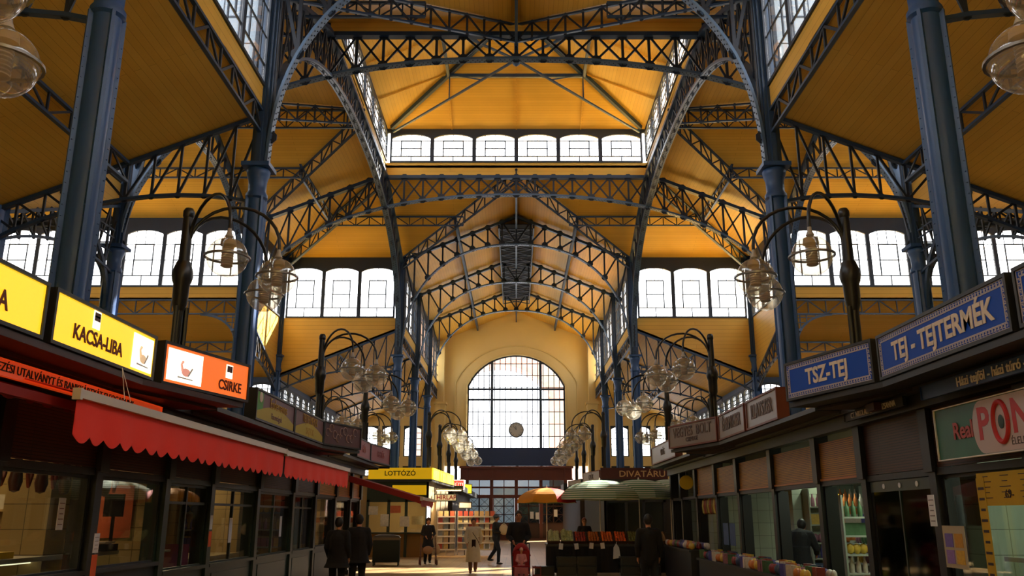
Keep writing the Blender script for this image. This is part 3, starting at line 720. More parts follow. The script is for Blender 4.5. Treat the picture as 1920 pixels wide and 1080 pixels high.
def many(*fs):
    def f(t, L, H):
        for g in fs: g(t, L, H)
    return f
SX = 4.40
SZ0, SZ1 = 3.23, 3.77
sign('yellow lit sign ending in KA at the left edge of the photo', (-SX, 5.0), (-SX, 7.74), SZ0, SZ1, G_yel, texts=[('PULYKA', .64, .38, .24, M_bt, dict(bold=.004, sx=.9))])
sign('yellow lit sign reading KACSA-LIBA with a duck picture', (-SX, 7.87), (-SX, 10.22), SZ0, SZ1, G_yel, texts=[('KACSA-LIBA', .40, .36, .21, M_bt, dict(bold=.004, sx=.95))], extra=many(logo(.36, .75, .15), picture(.74, .97, 'duck')))
sign('orange lit sign reading CSIRKE with a hen picture, angled', (-4.38, 10.42), (-3.87, 12.25), SZ0, SZ1, G_ora, texts=[('CSIRKE', .76, .30, .19, M_bt, dict(bold=.004, sx=.9))], extra=many(logo(.74, .68, .15), picture(.05, .42, 'hen')))
# left second block
M_mar = mat('maroon_sign', '#5c2730', .5); M_ol = mat('olive_yellow_sign', '#b09c1e', .6); M_pur = mat('plum_sign', '#513039', .5); M_rose = mat('rose_sign', '#8c3a44', .5)
def hump(m):
    def f(t, L, H):
        pts = [(L * .03, -.012, H * .07), (L * .97, -.012, H * .07)] + [(L * (.97 - .94 * i / 12), -.012, H * (.3 + .3 * math.sin(PI * i / 12))) for i in range(13)]
        MB().prism(pts, (0, -.004, 0)).build('hill_panel', m, t)
    return f
def leafy(t, L, H):
    MB().box((L * .09, -.012, H * .5), (L * .14, .005, H * .8)).build('green_panel', mat('leaf_green', '#4e9a3a', .6), t)
    MB().sphere((L * .10, -.02, H * .75), .1, 12, 8, 1, .1, .9).build('pale_emblem', M_wt, t)
sign('maroon sign with yellow hill and green end reading Erdemanns', (-SX, 14.4), (-SX, 16.98), SZ0, SZ1, M_mar, texts=[('Erdemanns', .55, .68, .26, M_gold), ('Finomságok', .5, .28, .15, M_mar)], extra=many(hump(M_ol), leafy))
sign('maroon sign with yellow hill reading TEJTERMÉKEK', (-SX, 17.02), (-SX, 19.6), SZ0, SZ1, M_mar, texts=[('TEJTERMÉKEK', .5, .72, .24, M_gold, dict(sx=.9)), ('SAJTOK', .5, .28, .2, M_gold)], extra=hump(M_ol))
def swirl(t, L, H):
    m = MB()
    for j in range(9):
        c = Vector((L * (.1 + .09 * j), -.014, H * (.55 + .2 * math.sin(j * 1.7)))); m.tube([c + Vector((.09 * math.cos(a), 0, .09 * math.sin(a))) for a in [i * .5 for i in range(11)]], .012, 5)
    m.build('ornament', mat('pale_ornament', '#a58c8c', .7), t)
sign('plum sign with pale swirls, angled toward the aisle', (-4.4, 19.65), (-3.84, 21.3), SZ0, SZ1, M_pur, extra=swirl)
sign('rose-red sign with faded letters, nearer of two behind the plum sign', (-4.35, 23.6), (-4.35, 25.8), SZ0, SZ1, M_rose, texts=[('HÚS', .5, .5, .3, mat('faded_pink', '#b07a80', .7))])
sign('rose-red sign with faded letters, further of two behind the plum sign', (-4.35, 25.85), (-4.1, 28.1), SZ0, SZ1, M_rose, texts=[('SERTÉS', .5, .5, .26, mat('faded_pink', '#b07a80', .7))])
# right blocks
M_blue = mat('sign_blue', '#173f8c', .6, emit='#173f8c', es=.12, spec=.2)
M_key = mat('pale_key_border', '#b7b3b8', .6)
def keys(t, L, H):
    m = MB(); s = .052; y = -.012
    def hook(cx, cz, ux, uz):
        vx, vz = -uz, ux
        P = lambda a, b: (cx + (a * ux + b * vx) * s, y, cz + (a * uz + b * vz) * s)
        pts = [P(-.5, -.5), P(-.5, .45), P(.3, .45), P(.3, -.1), P(-.1, -.1)]
        for i in range(4): m.bar(pts[i], pts[i + 1], .010, .004, (0, 1, 0))
        m.bar(P(-.5, -.5), P(.5, -.5), .010, .004, (0, 1, 0))
    e = .07; nx = int((L - .14) / s); nz = int((H - .14) / s)
    for i in range(nx): hook(.07 + s / 2 + i * (L - .14 - s) / (nx - 1), e, 1, 0); hook(.07 + s / 2 + i * (L - .14 - s) / (nx - 1), H - e, -1, 0)
    for i in range(1, nz): hook(e, e + i * (H - .14) / nz, 0, 1); hook(L - e, e + i * (H - .14) / nz, 0, -1)
    for z in (.04, H - .04, .102, H - .102): m.box((L / 2, y, z), (L - (.07 if z in (.04, H - .04) else .2), .004, .006))
    for x in (.04, L - .04, .102, L - .102): m.box((x, y, H / 2), (.006, .004, H - (.07 if x in (.04, L - .04) else .2)))
    m.build('key_border', M_key, t)
BT = dict(bold=.006, sx=.85)
sign('blue sign with key border starting with V at the right edge', (SX, 7.25), (SX, 4.6), SZ0, SZ1, M_blue, texts=[('VAJ - SAJT', .5, .5, .34, M_wt, BT)], extra=keys)
sign('long blue sign with key border reading TEJ - TEJTERMÉK', (SX, 10.2), (SX, 7.36), SZ0, SZ1, M_blue, texts=[('TEJ - TEJTERMÉK', .52, .49, .30, M_wt, dict(bold=.008, sx=1.0))], extra=keys)
sign('short blue sign with key border reading TSZ-TEJ, angled', (3.87, 12.15), (4.38, 10.32), SZ0, SZ1, M_blue, texts=[('TSZ-TEJ', .5, .49, .30, M_wt, dict(bold=.008, sx=.9))], extra=keys)
M_crm = mat('dull_cream_sign', '#7d7066', .35); M_rust = mat('rust_frame', '#6b2f1c', .5); M_crt = mat('faded_letter', '#5a4438', .6)
sign('cream sign in a rust frame reading ILLATSZER, nearest of three', (SX, 16.35), (SX, 14.35), SZ0, SZ1, M_crm, M_rust, texts=[('ILLATSZER', .5, .52, .36, M_crt, dict(sx=.8, bold=.004))])
sign('cream sign in a rust frame reading ÉLELMISZER, middle of three', (SX, 18.65), (SX, 16.5), SZ0, SZ1, M_crm, M_rust, texts=[('ÉLELMISZER', .5, .52, .36, M_crt, dict(sx=.8, bold=.004))])
sign('cream sign in a rust frame reading VEGYES BOLT, angled', (3.72, 21.0), (4.38, 18.75), SZ0, SZ1, M_crm, M_rust, texts=[('VEGYES  BOLT', .5, .62, .32, M_crt, dict(sx=.9, bold=.004)), ('CSEMEGE', .5, .28, .14, M_crt)])
sign('dull cream sign further back behind the VEGYES BOLT sign', (4.35, 27.8), (4.35, 23.6), SZ0, SZ1, M_crm, M_rust, texts=[('VIRÁG', .5, .5, .26, M_crt)])
# kiosks past the crossing
M_div = mat('oxblood_sign', '#4a1518', .5); M_lot = mat('lotto_yellow', '#e0b410', .5, emit='#e0b410', es=.35)
sign('yellow kiosk fascia reading LOTTÓZÓ', (-6.35, 37.45), (-3.62, 37.45), 3.2, 3.68, M_lot, M_lot, texts=[('LOTTÓZÓ', .5, .5, .28, mat('olive_lettering', '#3b3a10', .6), dict(bold=.006))])
sign('glowing yellow light box on the side of the lottery kiosk', (-3.6, 37.5), (-3.2, 44.5), 3.2, 3.68, G_yel2, G_yel2)
sign('small red and white lit sign hanging beyond the lottery kiosk', (-3.35, 45.5), (-2.7, 45.5), 3.0, 3.5, glow('lit_red', '#e8413c', .8), G_wht, texts=[('SÜTI', .5, .5, .26, G_wht)], extra=HANG(.55))
sign('small yellow lit sign furthest along on the left', (-3.2, 49), (-2.55, 50.2), 2.9, 3.45, G_yel2, M_dark, extra=HANG(.6))
sign('cream lit newspaper stand sign reading HIRLAP', (-3.62, 38.6), (-2.62, 38.6), 2.3, 2.62, glow('lit_cream', '#e8cf98', .5), texts=[('HIRLAP', .55, .5, .27, M_red, dict(bold=.006))], extra=HANG(.85))
sign('small white board on a pole right of the HIRLAP sign', (-2.6, 39.6), (-2.0, 39.6), 2.0, 2.3, M_paper, extra=lambda t, L, H: MB().box((L * .5, .1, -.85), (.03, .03, 2.3)).build('pole', M_dark, t))
sign('dark red kiosk fascia reading DIVATÁRU', (3.62, 37.45), (6.5, 37.45), 3.15, 3.68, M_div, M_div, texts=[('DIVATÁRU', .62, .5, .36, mat('pale_gold', '#c9a878', .5), dict(bold=.004, sx=1.15))])
sign('cream slatted sign angled beside the DIVATÁRU kiosk', (3.1, 40.5), (3.6, 37.6), 3.1, 3.6, M_crm, M_rust, texts=[('CIPŐK', .5, .5, .3, M_crt)])
sign('small cream sign second beyond the DIVATÁRU kiosk', (2.75, 46), (3.2, 43), 3.0, 3.45, mat('dull_gold_sign', '#7a6236', .5), M_dark)
sign('small cream sign furthest along on the right', (2.55, 50), (2.6, 47.6), 2.9, 3.4, M_crm, M_dark)
# ================================================================ lamps
def make_lamp():
    t = thing('lamp_post', 'l', 'lamp', (0, 0, 0))
    p = MB(); p.tube([(0, 0, 0), (0, 0, 1.55)], .075, 12); p.lathe([(.06, 1.3), (.11, 1.45), (.12, 1.75), (.14, 1.8), (.155, 1.88), (.14, 1.98), (.12, 2.04), (.10, 2.1)], 16); p.tube([(0, 0, 2.0), (0, 0, 2.8)], [.085, .075], 12)
    p.lathe([(.06, 2.78), (.085, 2.82), (.085, 2.9), (.06, 2.95), (.0001, 2.96)], 12)
    p.tube([(.09, .06, .55), (.09, .06, 1.4)], .035, 8); p.tube([(.0, -.1, .6), (.0, -.1, 1.4)], .03, 8)
    p.build('post', M_black, t, True)
    for j, deg in enumerate((-46, 0, 50)):
        a = math.radians(deg); R_ = 1.42; pts = []
        for i in range(15):
            q = i / 14
            ang = PI * (1.04 - q * 1.04); rr = R_ / 2
            x = rr + rr * math.cos(ang) ; z = 2.35 + .62 * math.sin(max(0, ang)) if q < 1 else 2.35
            if q < .06: z = 2.1
            pts.append((.04 + x * math.cos(a) * .97, x * math.sin(a) * .97, z))
        pts[0] = (.05 * math.cos(a), .05 * math.sin(a), 2.05)
        ex, ey = pts[-1][0], pts[-1][1]; pts.append((ex, ey, 2.2))
        MB().tube(pts, .026, 8).build('arm', M_black, t, True)
        gz = 1.87
        g = MB(); g.sphere((ex, ey, gz), .28, 24, 16); go_ = g.build('globe', M_lampglass, t, True)
        MB().lathe([(.29, -.015), (.315, -.012), (.315, .012), (.29, .015)], 24, (ex, ey, gz), loop=True).build('ring', mat('brushed_metal', '#8d8a84', .35, .8), go_, True)
        MB().lathe([(.03, .27), (.06, .3), (.035, .36), (.028, .42)], 12, (ex, ey, gz)).build('neck', mat('pale_socket', '#a8a39b', .4), go_, True)
        c = MB(); c.lathe([(.03, .27), (.10, .25), (.11, .17), (.06, .14)] + [(.075 if q % 2 else .085, .13 - .018 * q) for q in range(15)] + [(.06, -.14), (.0001, -.15)], 14, (ex, ey, gz)); c.build('reflector', mat('ribbed_reflector', '#b8aca2', .4, .0), go_, True)
    return t
lamp0 = make_lamp(); LZ = 3.25
spots = []
for s, sw in ((-1, 'left'), (1, 'right')):
    spots += [(s * 5.0, 5.0, s, 'three-globe lamp whose globes hang in the upper %s corner of the photo' % sw),
              (s * 5.0, 12.3, s, 'large three-globe lamp standing behind the angled sign of the first %s stall' % sw),
              (s * 5.0, 21.6, s, 'three-globe lamp on the second %s stall row, left of the crossing column' % sw if s < 0 else 'three-globe lamp on the second right stall row'),
              (s * 5.0, 28.3, s, 'three-globe lamp at the far end of the %s stall row' % sw),
              (s * 7.7, 34.0, s, 'three-globe lamp standing back from the aisle in the %s wing' % sw),
              (s * 7.1, 39.3, s, 'three-globe lamp at the outer end of the %s kiosk' % ('lottery' if s < 0 else 'DIVATÁRU')),
              (s * 3.9, 38.5, s, 'three-globe lamp over the aisle corner of the %s kiosk' % ('lottery' if s < 0 else 'DIVATÁRU')),
              (s * 3.9, 44, s, 'three-globe lamp on the %s kiosk row, second toward the great window' % sw),
              (s * 3.9, 50, s, 'three-globe lamp on the %s kiosk row, third toward the great window' % sw),
              (s * 3.9, 56, s, 'three-globe lamp on the %s kiosk row, nearest the great window' % sw)]
for i, (x, y, s, lb) in enumerate(spots):
    o = lamp0 if i == 0 else copy_tree(lamp0)
    o.location = (x, y, LZ); o.rotation_euler = (0, 0, 0 if s < 0 else PI); o['label'] = lb; o['group'] = 'three-globe lamps over the stalls'
# ================================================================ market stalls
M_tileL = brick_mat('beige_wall_tiles', '#a88f62', '#9e865a', '#5f4d33', 'zy', .3, .3, .006, .4, off=0, bump=.1)
M_tileR = brick_mat('pale_wall_tiles', '#8b9483', '#868f7e', '#5d6558', 'zy', .3, .3, .006, .4, off=0, bump=.1)
M_tileL2 = brick_mat('beige_end_tiles', '#a88f62', '#9e865a', '#5f4d33', 'zx', .3, .3, .006, .4, off=0, bump=.1)
M_tileR2 = brick_mat('pale_end_tiles', '#9aa391', '#939c8a', '#666d60', 'zx', .3, .3, .006, .4, off=0, bump=.1)
M_mesh = brick_mat('brown_slat_blind', '#4a2c1a', '#402617', '#160c08', 'zy', 3.0, .035, .006, .5, off=0, bump=.6)
M_wick = brick_mat('amber_wicker_blind', '#ab7218', '#9c6714', '#402a0c', 'zy', 3.0, .03, .005, .5, off=0, bump=.6)
M_amb = mat('amber_wood', '#a8621f', .5)
M_ceil = mat('stall_ceiling', '#6a6455', .8)
FX = 5.0
M_pblk = mat('post_black', '#0c0d0f', .45)
POSTY = [4.2, 6.2, 8.4, 10.5, 12.6, 14.5, 17.1, 19.8, 22.0, 24.4, 26.6, 28.2]
def stall(s, i0, i1, label, pm, sill, blindm, tile, planz, solid=(), open_=False, blinds=None, back=8.6):
    ys = POSTY[i0:i1 + 1]; y0, y1 = ys[0], ys[-1]
    t = thing('market_stall', label, 'stall', (0, 0, 0))
    for j, y in enumerate(ys):
        if j == len(ys) - 1 and i1 != len(POSTY) - 1: continue
        m = MB(); m.box((s * (FX + .1), y, 1.48), (.20, .17, 2.96)); m.box((s * (FX - .02), y, 2.56), (.05, .22, .78)); m.box((s * (FX + .1), y, .06), (.30, .33, .12)); m.box((s * (FX + .16), y, 1.06), (.20, .27, 2.12)); m.build('post', M_pblk if pm is M_dark else pm, t)
    m = MB(); m.box((s * (FX + .08), (y0 + y1) / 2, 2.17), (.12, y1 - y0, .08)); m.build('lintel', pm, t)
    m = MB(); m.box((s * (FX - .04), (y0 + y1) / 2, 3.03), (.16, y1 - y0, .22)); m.box((s * (FX - .16), (y0 + y1) / 2, 3.13), (.12, y1 - y0, .06)); m.build('fascia', M_dark, t)
    for j in range(len(ys) - 1):
        a, b = ys[j] + .09, ys[j + 1] - .09; c = (a + b) / 2; w_ = b - a
        if blinds is None or j in blinds:
            bl = MB().box((s * (FX + .05), c, 2.57 if not (open_ and i0 == 4) else 2.52), (.03, w_, .70 if not (open_ and i0 == 4) else .60)).build('blind', blindm, t)
            if blindm is M_wick: MB().box((s * (FX + .03), c, 2.225), (.05, w_, .035)).build('blind_rail', M_amb, bl)
        if not open_:
            k_ = MB(); k_.box((s * (FX + .1), c, sill / 2), (.1, w_, sill)); k_.box((s * (FX + .07), c, sill), (.16, w_, .05)); k_.box((s * (FX + .05), c, sill / 2), (.03, w_ * .8, sill * .7)); k_.build('base_panel', pm, t)
            f = MB(); mid = [c] if w_ > 1.9 else []
            f.box((s * (FX + .1), c, sill + .03), (.05, w_, .04)); f.box((s * (FX + .1), c, 2.11), (.05, w_, .04))
            for yy in (a + .03, b - .03): f.box((s * (FX + .1), yy, (sill + 2.13) / 2), (.06, .06, 2.13 - sill))
            if j in solid: f.box((s * (FX + .1), c, (sill + 2.13) / 2), (.05, .05, 2.13 - sill)); f.box((s * (FX + .1), c, 1.85), (.04, w_, .04))
            f.build('window_bar', pm, t)
            MB().box((s * (FX + .1), c, (sill + 2.13) / 2), (.012, w_ - .12, 2.13 - sill)).build('glass_pane', M_sglass, t)
    for yc in (11.07, 18.5, 26.0):
        if y0 < yc < y1: MB().box((s * 6.0, yc, 1.45), (.56, .56, 2.9)).build('column_casing', M_tileL2 if s < 0 else M_tileR2, t)
    MB().box((s * back, (y0 + y1) / 2, 1.6), (.1, y1 - y0, 3.2)).build('back_wall', tile, t)
    MB().box((s * (FX + back) / 2, y1 - .04, 1.55), (back - FX - .3, .06, 3.1)).build('side_wall', M_tileL2 if s < 0 else M_tileR2, t)
    MB().box((s * (FX + .2 + back) / 2, (y0 + y1) / 2, 2.98), (back - FX - .2, y1 - y0 - .1, .05)).build('inner_ceiling', M_ceil, t)
    MB().box((s * (FX + back) / 2, (y0 + y1) / 2, 3.2), (back - FX + .3, y1 - y0, .08)).build('roof', M_dark, t)
    if planz:
        ya, yb, xe = planz
        m = MB(); m.prism([(s * 5.0, y0, 3.15), (s * (SX + .0), y0, 3.15), (s * (SX + .0), ya, 3.15), (s * xe, yb, 3.15), (s * 5.0, yb, 3.15)], (0, 0, .07))
        m.prism([(s * 5.0, y0, 3.11), (s * (SX + .35), y0, 3.11), (s * (SX + .35), ya, 3.11), (s * (xe + .35), yb - .1, 3.11), (s * 5.0, yb - .1, 3.11)], (0, 0, .05))
        m.build('eave', M_brown if s < 0 and i0 == 0 else M_dark, t)
    return t
stall(-1, 0, 4, 'poultry stall at the near left, behind the long red awning', M_dark, 1.02, M_mesh, M_tileL, (10.0, 12.2, 3.9))
stall(-1, 4, 8, 'green-framed glazed stall behind the second red awning', M_green, .88, M_mesh, M_tileL, (19.65, 21.35, 3.86), solid=(0, 1, 2, 3))
stall(-1, 8, 11, 'last stall of the left row, under the rose-red signs', M_dark, .9, M_wick, M_tileL, (28.0, 28.2, 4.1))
stall(1, 0, 4, 'dairy stall at the near right with the green glazed door', M_dark, .80, M_mesh, M_tileR, (10.2, 12.2, 3.9))
stall(1, 4, 8, 'open grocery stall with amber blinds on the right', M_dark, .8, M_wick, M_tileR, (18.75, 21.05, 3.76), open_=True)
stall(1, 8, 11, 'dim last stall of the right row, full of hanging goods', M_dark, .8, M_wick, M_tileR, (28.0, 28.2, 4.35), open_=True, blinds=(0,))
# banner with text on the left fascia
HANG = lambda top: (lambda t, L, H: [MB().box((L * q, .05, (H + top) / 2), (.012, .012, top - H)).build('hanger', M_dark, t) for q in (.1, .9)])
def banner(label, a, b, z0, z1, face, txts, name='banner', fr=.004):
    return sign(label, a, b, z0, z1, face, face, .02, txts, fr, None, name, 'sign')
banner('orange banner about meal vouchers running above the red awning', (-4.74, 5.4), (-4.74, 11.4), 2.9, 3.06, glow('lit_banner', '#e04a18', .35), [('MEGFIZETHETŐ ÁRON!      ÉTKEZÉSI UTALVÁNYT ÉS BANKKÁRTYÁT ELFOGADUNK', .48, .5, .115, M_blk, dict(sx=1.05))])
banner('dark blue strip reading Házi tejföl - házi túró - brinza', (4.72, 9.9), (4.72, 5.6), 2.95, 3.11, mat('navy_strip', '#1c3a70', .5), [('Házi tejföl - házi túró - brinza túró', .42, .5, .14, M_wt, dict(bold=.002))])
banner('black fascia strip with the shop keeper line in small white capitals', (4.78, 12.45), (4.78, 10.5), 2.97, 3.09, M_dark, [('CT. NIKOLAUNÉ M. ZSUZSANNA', .5, .5, .11, M_wt, dict(sx=.9))])
# sign above the dairy window
def pont(t, L, H):
    pts = [(L * .36 + .0, -.012, H * .02)]
    pts = [(L * .97, -.014, H * .03)] + [(L * (.31) + .34 * (1 - math.sin(a)) * .55 + .02, -.014, H * .5 - H * .47 * math.cos(a)) for a in [PI * i / 14 for i in range(15)]] + [(L * .97, -.014, H * .97)]
    MB().prism(pts, (0, -.004, 0)).build('pale_panel', mat('pale_pink_panel', '#b5a3a0', .5), t)
    m = MB(); c = Vector((L * .53, -.024, H * .53)); m.tube([c + Vector((.13 * math.cos(a), 0, .20 * math.sin(a))) for a in [i * PI / 16 for i in range(33)]], .026, 8, False); m.build('ring_letter', M_red, t)
    MB().sphere(tuple(c), .07, 16, 10, .75, .05, 1.0).build('dot', mat('dark_green', '#16352a', .5), t)
sign('green and pale PONT food shop board above the dairy window', (4.86, 9.95), (4.86, 7.35), 2.26, 2.84, mat('swirled_green', '#1f5a42', .4, noise=.4, nscale=3), M_white, .03,
     [('Real', .235, .5, .25, mat('dull_red', '#a03a34', .5), dict(bold=.006)), ('P', .40, .53, .46, M_red, dict(bold=.012)), ('NT', .72, .56, .46, M_red, dict(bold=.012)), ('ÉLELMISZER', .68, .17, .10, M_blk)], .012, pont)
# ================================================================ awnings
M_awn = mat('red_canvas', '#ff3c2c', .75, noise=.08, nscale=2, bump=.2); M_awn2 = mat('dark_red_canvas', '#8e1c1c', .75, noise=.1)
M_alu = mat('awning_rail', '#c9c2b8', .4, .2)
def awning(label, s, y0, y1, xb, zb, xf, zf, val, m, scal=.33, rail=None):
    t = thing('awning', label, 'awning', (s * xf, (y0 + y1) / 2, zf)); h = (y1 - y0) / 2
    dx = s * (xb - xf); dz = zb - zf
    MB().prism([(0, -h, 0), (0, h, 0), (dx, h, dz), (dx, -h, dz)], (0, 0, .012)).build('canopy', m, t)
    b = MB(); b.box((-s * .01, 0, -.01), (.07, 2 * h, .085)); b.box((-s * .01, -h - .02, -.015), (.08, .05, .11)); b.box((-s * .01, h + .02, -.015), (.08, .05, .11)); b.build('front_rail', rail or M_alu, t)
    n = max(2, round(2 * h / scal)); vs = []; N = n * 8
    for i in range(N + 1):
        y = -h + 2 * h * i / N; ph = (i % 8) / 8; zb_ = -.05 - val + .075 * (1 - math.sin(PI * ph)) ; wob = .012 * math.sin(i * .33)
        vs.append((-s * (.0) + wob * .2, y, -.04)); vs.append((wob, y, zb_))
    fs = [(2 * i, 2 * i + 1, 2 * i + 3, 2 * i + 2) for i in range(N)]
    vb = [(x + s * .006, y, z) for x, y, z in vs]; nV = len(vs)
    MB().add(vs + vb, fs + [tuple(nV + j for j in reversed(f)) for f in fs]).build('valance', m, t)
    for y in ((-h, h) if val < .3 and rail is None else ()): MB().prism([(0, y, 0), (dx, y, dz), (dx, y, dz - .16), (0, y, -.16)], (0, .012, 0)).build('side_flap', m, t)
    a = MB()
    for y in (-h * .7, h * .7): a.bar((0, y, -.03), (dx, y * .95, dz - .12), .03, .04)
    a.build('folding_arm', M_dark, t)
    return t
awning('long red awning with scalloped valance, nearest on the left', -1, 8.16, 15.7, 4.95, 2.98, 4.2, 2.8, .42, M_awn)
awning('second shorter red awning beyond the long one', -1, 15.8, 21.8, 4.95, 2.96, 4.2, 2.78, .40, M_awn)
awning('rolled-in dark red awning at the left edge of the photo', -1, 4.4, 8.72, 4.95, 2.9, 4.5, 2.74, .03, M_awn2, rail=M_awn2)
awning('dark red awning sloping far out over the aisle', -1, 25.0, 28.6, 4.8, 2.78, 2.7, 2.16, .20, M_awn2)
tag(MB().tube([(-4.2, 9.3, 2.86), (-4.36, 9.35, 3.24)], .004, 5).tube([(-4.2, 9.15, 2.86), (-4.36, 9.35, 3.24)], .004, 5).build('cord', M_white), 'thin cords tying the long red awning to the yellow sign above', 'cord')
# ================================================================ kiosks beyond the crossing
def kiosk(s, label, mfr, mwall):
    t = thing('kiosk', label, 'kiosk', (0, 0, 0)); x0, x1 = 3.75, 6.4; Y0 = 37.62; x2 = 7.7
    m = MB(); 
    for x in (x0 + .06, x0 + .95, x0 + 1.7, x1 - .06): m.box((s * x, Y0 + .05, 1.6), (.12, .1, 3.2))
    m.box((s * (x0 + x1) / 2, Y0 + .05, 2.3), (x1 - x0, .1, .1)).box((s * (x0 + x1) / 2, Y0 - .05, .98), (x1 - x0, .4, .06)); m.build('front_frame', mfr, t)
    MB().box((s * (x0 + x1) / 2, Y0 + .1, .48), (x1 - x0, .1, .96)).build('base_panel', mat('ochre_panel', '#8a6228', .6), t)
    MB().box((s * (x0 + x1) / 2, Y0 + .06, 1.63), (x1 - x0 - .2, .012, 1.25)).build('window_pane', M_sglass, t)
    MB().box((s * (x0 + x1) / 2, Y0 + .05, 2.75), (x1 - x0 - .1, .08, .8)).build('header_board', M_green, t)
    MB().box((s * (x0 + x2) / 2, 41.0, 1.6), (x2 - x0, .1, 3.2)).box((s * (x2 + x1) / 2, Y0 + .1, 1.6), (x2 - x1, .1, 3.2)).build('back_wall', mwall, t)
    MB().prism([(s * x0, Y0, 0), (s * 3.45, 44.4, 0), (s * 3.45, 44.4, 3.1), (s * x0, Y0, 3.1)], (s * .1, 0, 0)).build('side_wall', mwall, t)
    MB().prism([(s * 3.6, Y0 - .2, 3.1), (s * x2, Y0 - .2, 3.1), (s * x2, 41.6, 3.1), (s * 5.6, 41.6, 3.1), (s * 5.6, 45, 3.1), (s * 3.2, 45, 3.1)], (0, 0, .1)).build('roof', M_dark, t)
    return t
kiosk(-1, 'lottery kiosk with yellow fascia and ochre base', M_green, mat('kiosk_wall', '#8f7a52', .7))
kiosk(1, 'clothes kiosk with dark red fascia', M_dark, mat('kiosk_wall_dark', '#2b2a26', .7))
for s in (-1, 1):
    t = thing('kiosk', 'low kiosk row running on toward the entrance, %s side' % side_word(s), 'kiosk', (0, 0, 0))
    MB().box((s * 4.5, 54, 1.45), (2.4, 17, 2.9)).build('body', mat('kiosk_row_body', '#33231b', .6), t); MB().box((s * 4.2, 54, 3.05), (2.9, 17.4, .30)).build('roof', M_dark, t)
    t = thing('kiosk', 'plain wing stall behind the %s stall row, under a lamp' % side_word(s), 'kiosk', (s * 7.8, 34.2, 0)); MB().box((0, 0, 1.5), (1.6, 2.2, 3.0)).build('body', M_brown, t); MB().box((0, 0, 3.12), (2.0, 2.6, .24)).build('roof', M_dark, t)
sign('yellow board above the lottery kiosk window', (-5.3, 37.5), (-3.85, 37.5), 2.55, 2.95, M_lot, M_lot, .06)
tag(MB().box((-3.72, 37.45, 1.75), (.14, .08, .95)).build('light_tube', glow('white_tube', '#ffffff', 3), None), 'upright white light tube at the corner of the lottery kiosk', 'light')
# ================================================================ PEOPLE
M_skin = mat('skin', '#b98468', .6); M_eye = mat('eye', '#1c1512', .3); M_lip = mat('lip', '#94504a', .5)
def remesh(o, vox):
    m = o.modifiers.new('remesh', 'REMESH'); m.mode = 'VOXEL'; m.voxel_size = vox
    s_ = o.modifiers.new('smooth', 'SMOOTH'); s_.factor = .5; s_.iterations = 3
    _later.append(o); return o
def cap(mb, pts, rs, seg=12):
    mb.tube(pts, rs, seg)
    for p, r in zip(pts, rs): mb.sphere(tuple(p), r * .99, seg, 8)
STAND = dict(pelvis=(0, 0, .93), chest=(0, .0, 1.27), neck=(0, .01, 1.46), head=(0, -.01, 1.615),
    lsh=(-.175, 0, 1.40), rsh=(.175, 0, 1.40), lel=(-.24, .03, 1.12), rel=(.24, .03, 1.12), lwr=(-.25, -.06, .88), rwr=(.25, -.06, .88),
    lhip=(-.09, 0, .9), rhip=(.09, 0, .9), lkn=(-.10, -.02, .5), rkn=(.10, -.02, .5), lan=(-.10, .03, .09), ran=(.10, .03, .09))
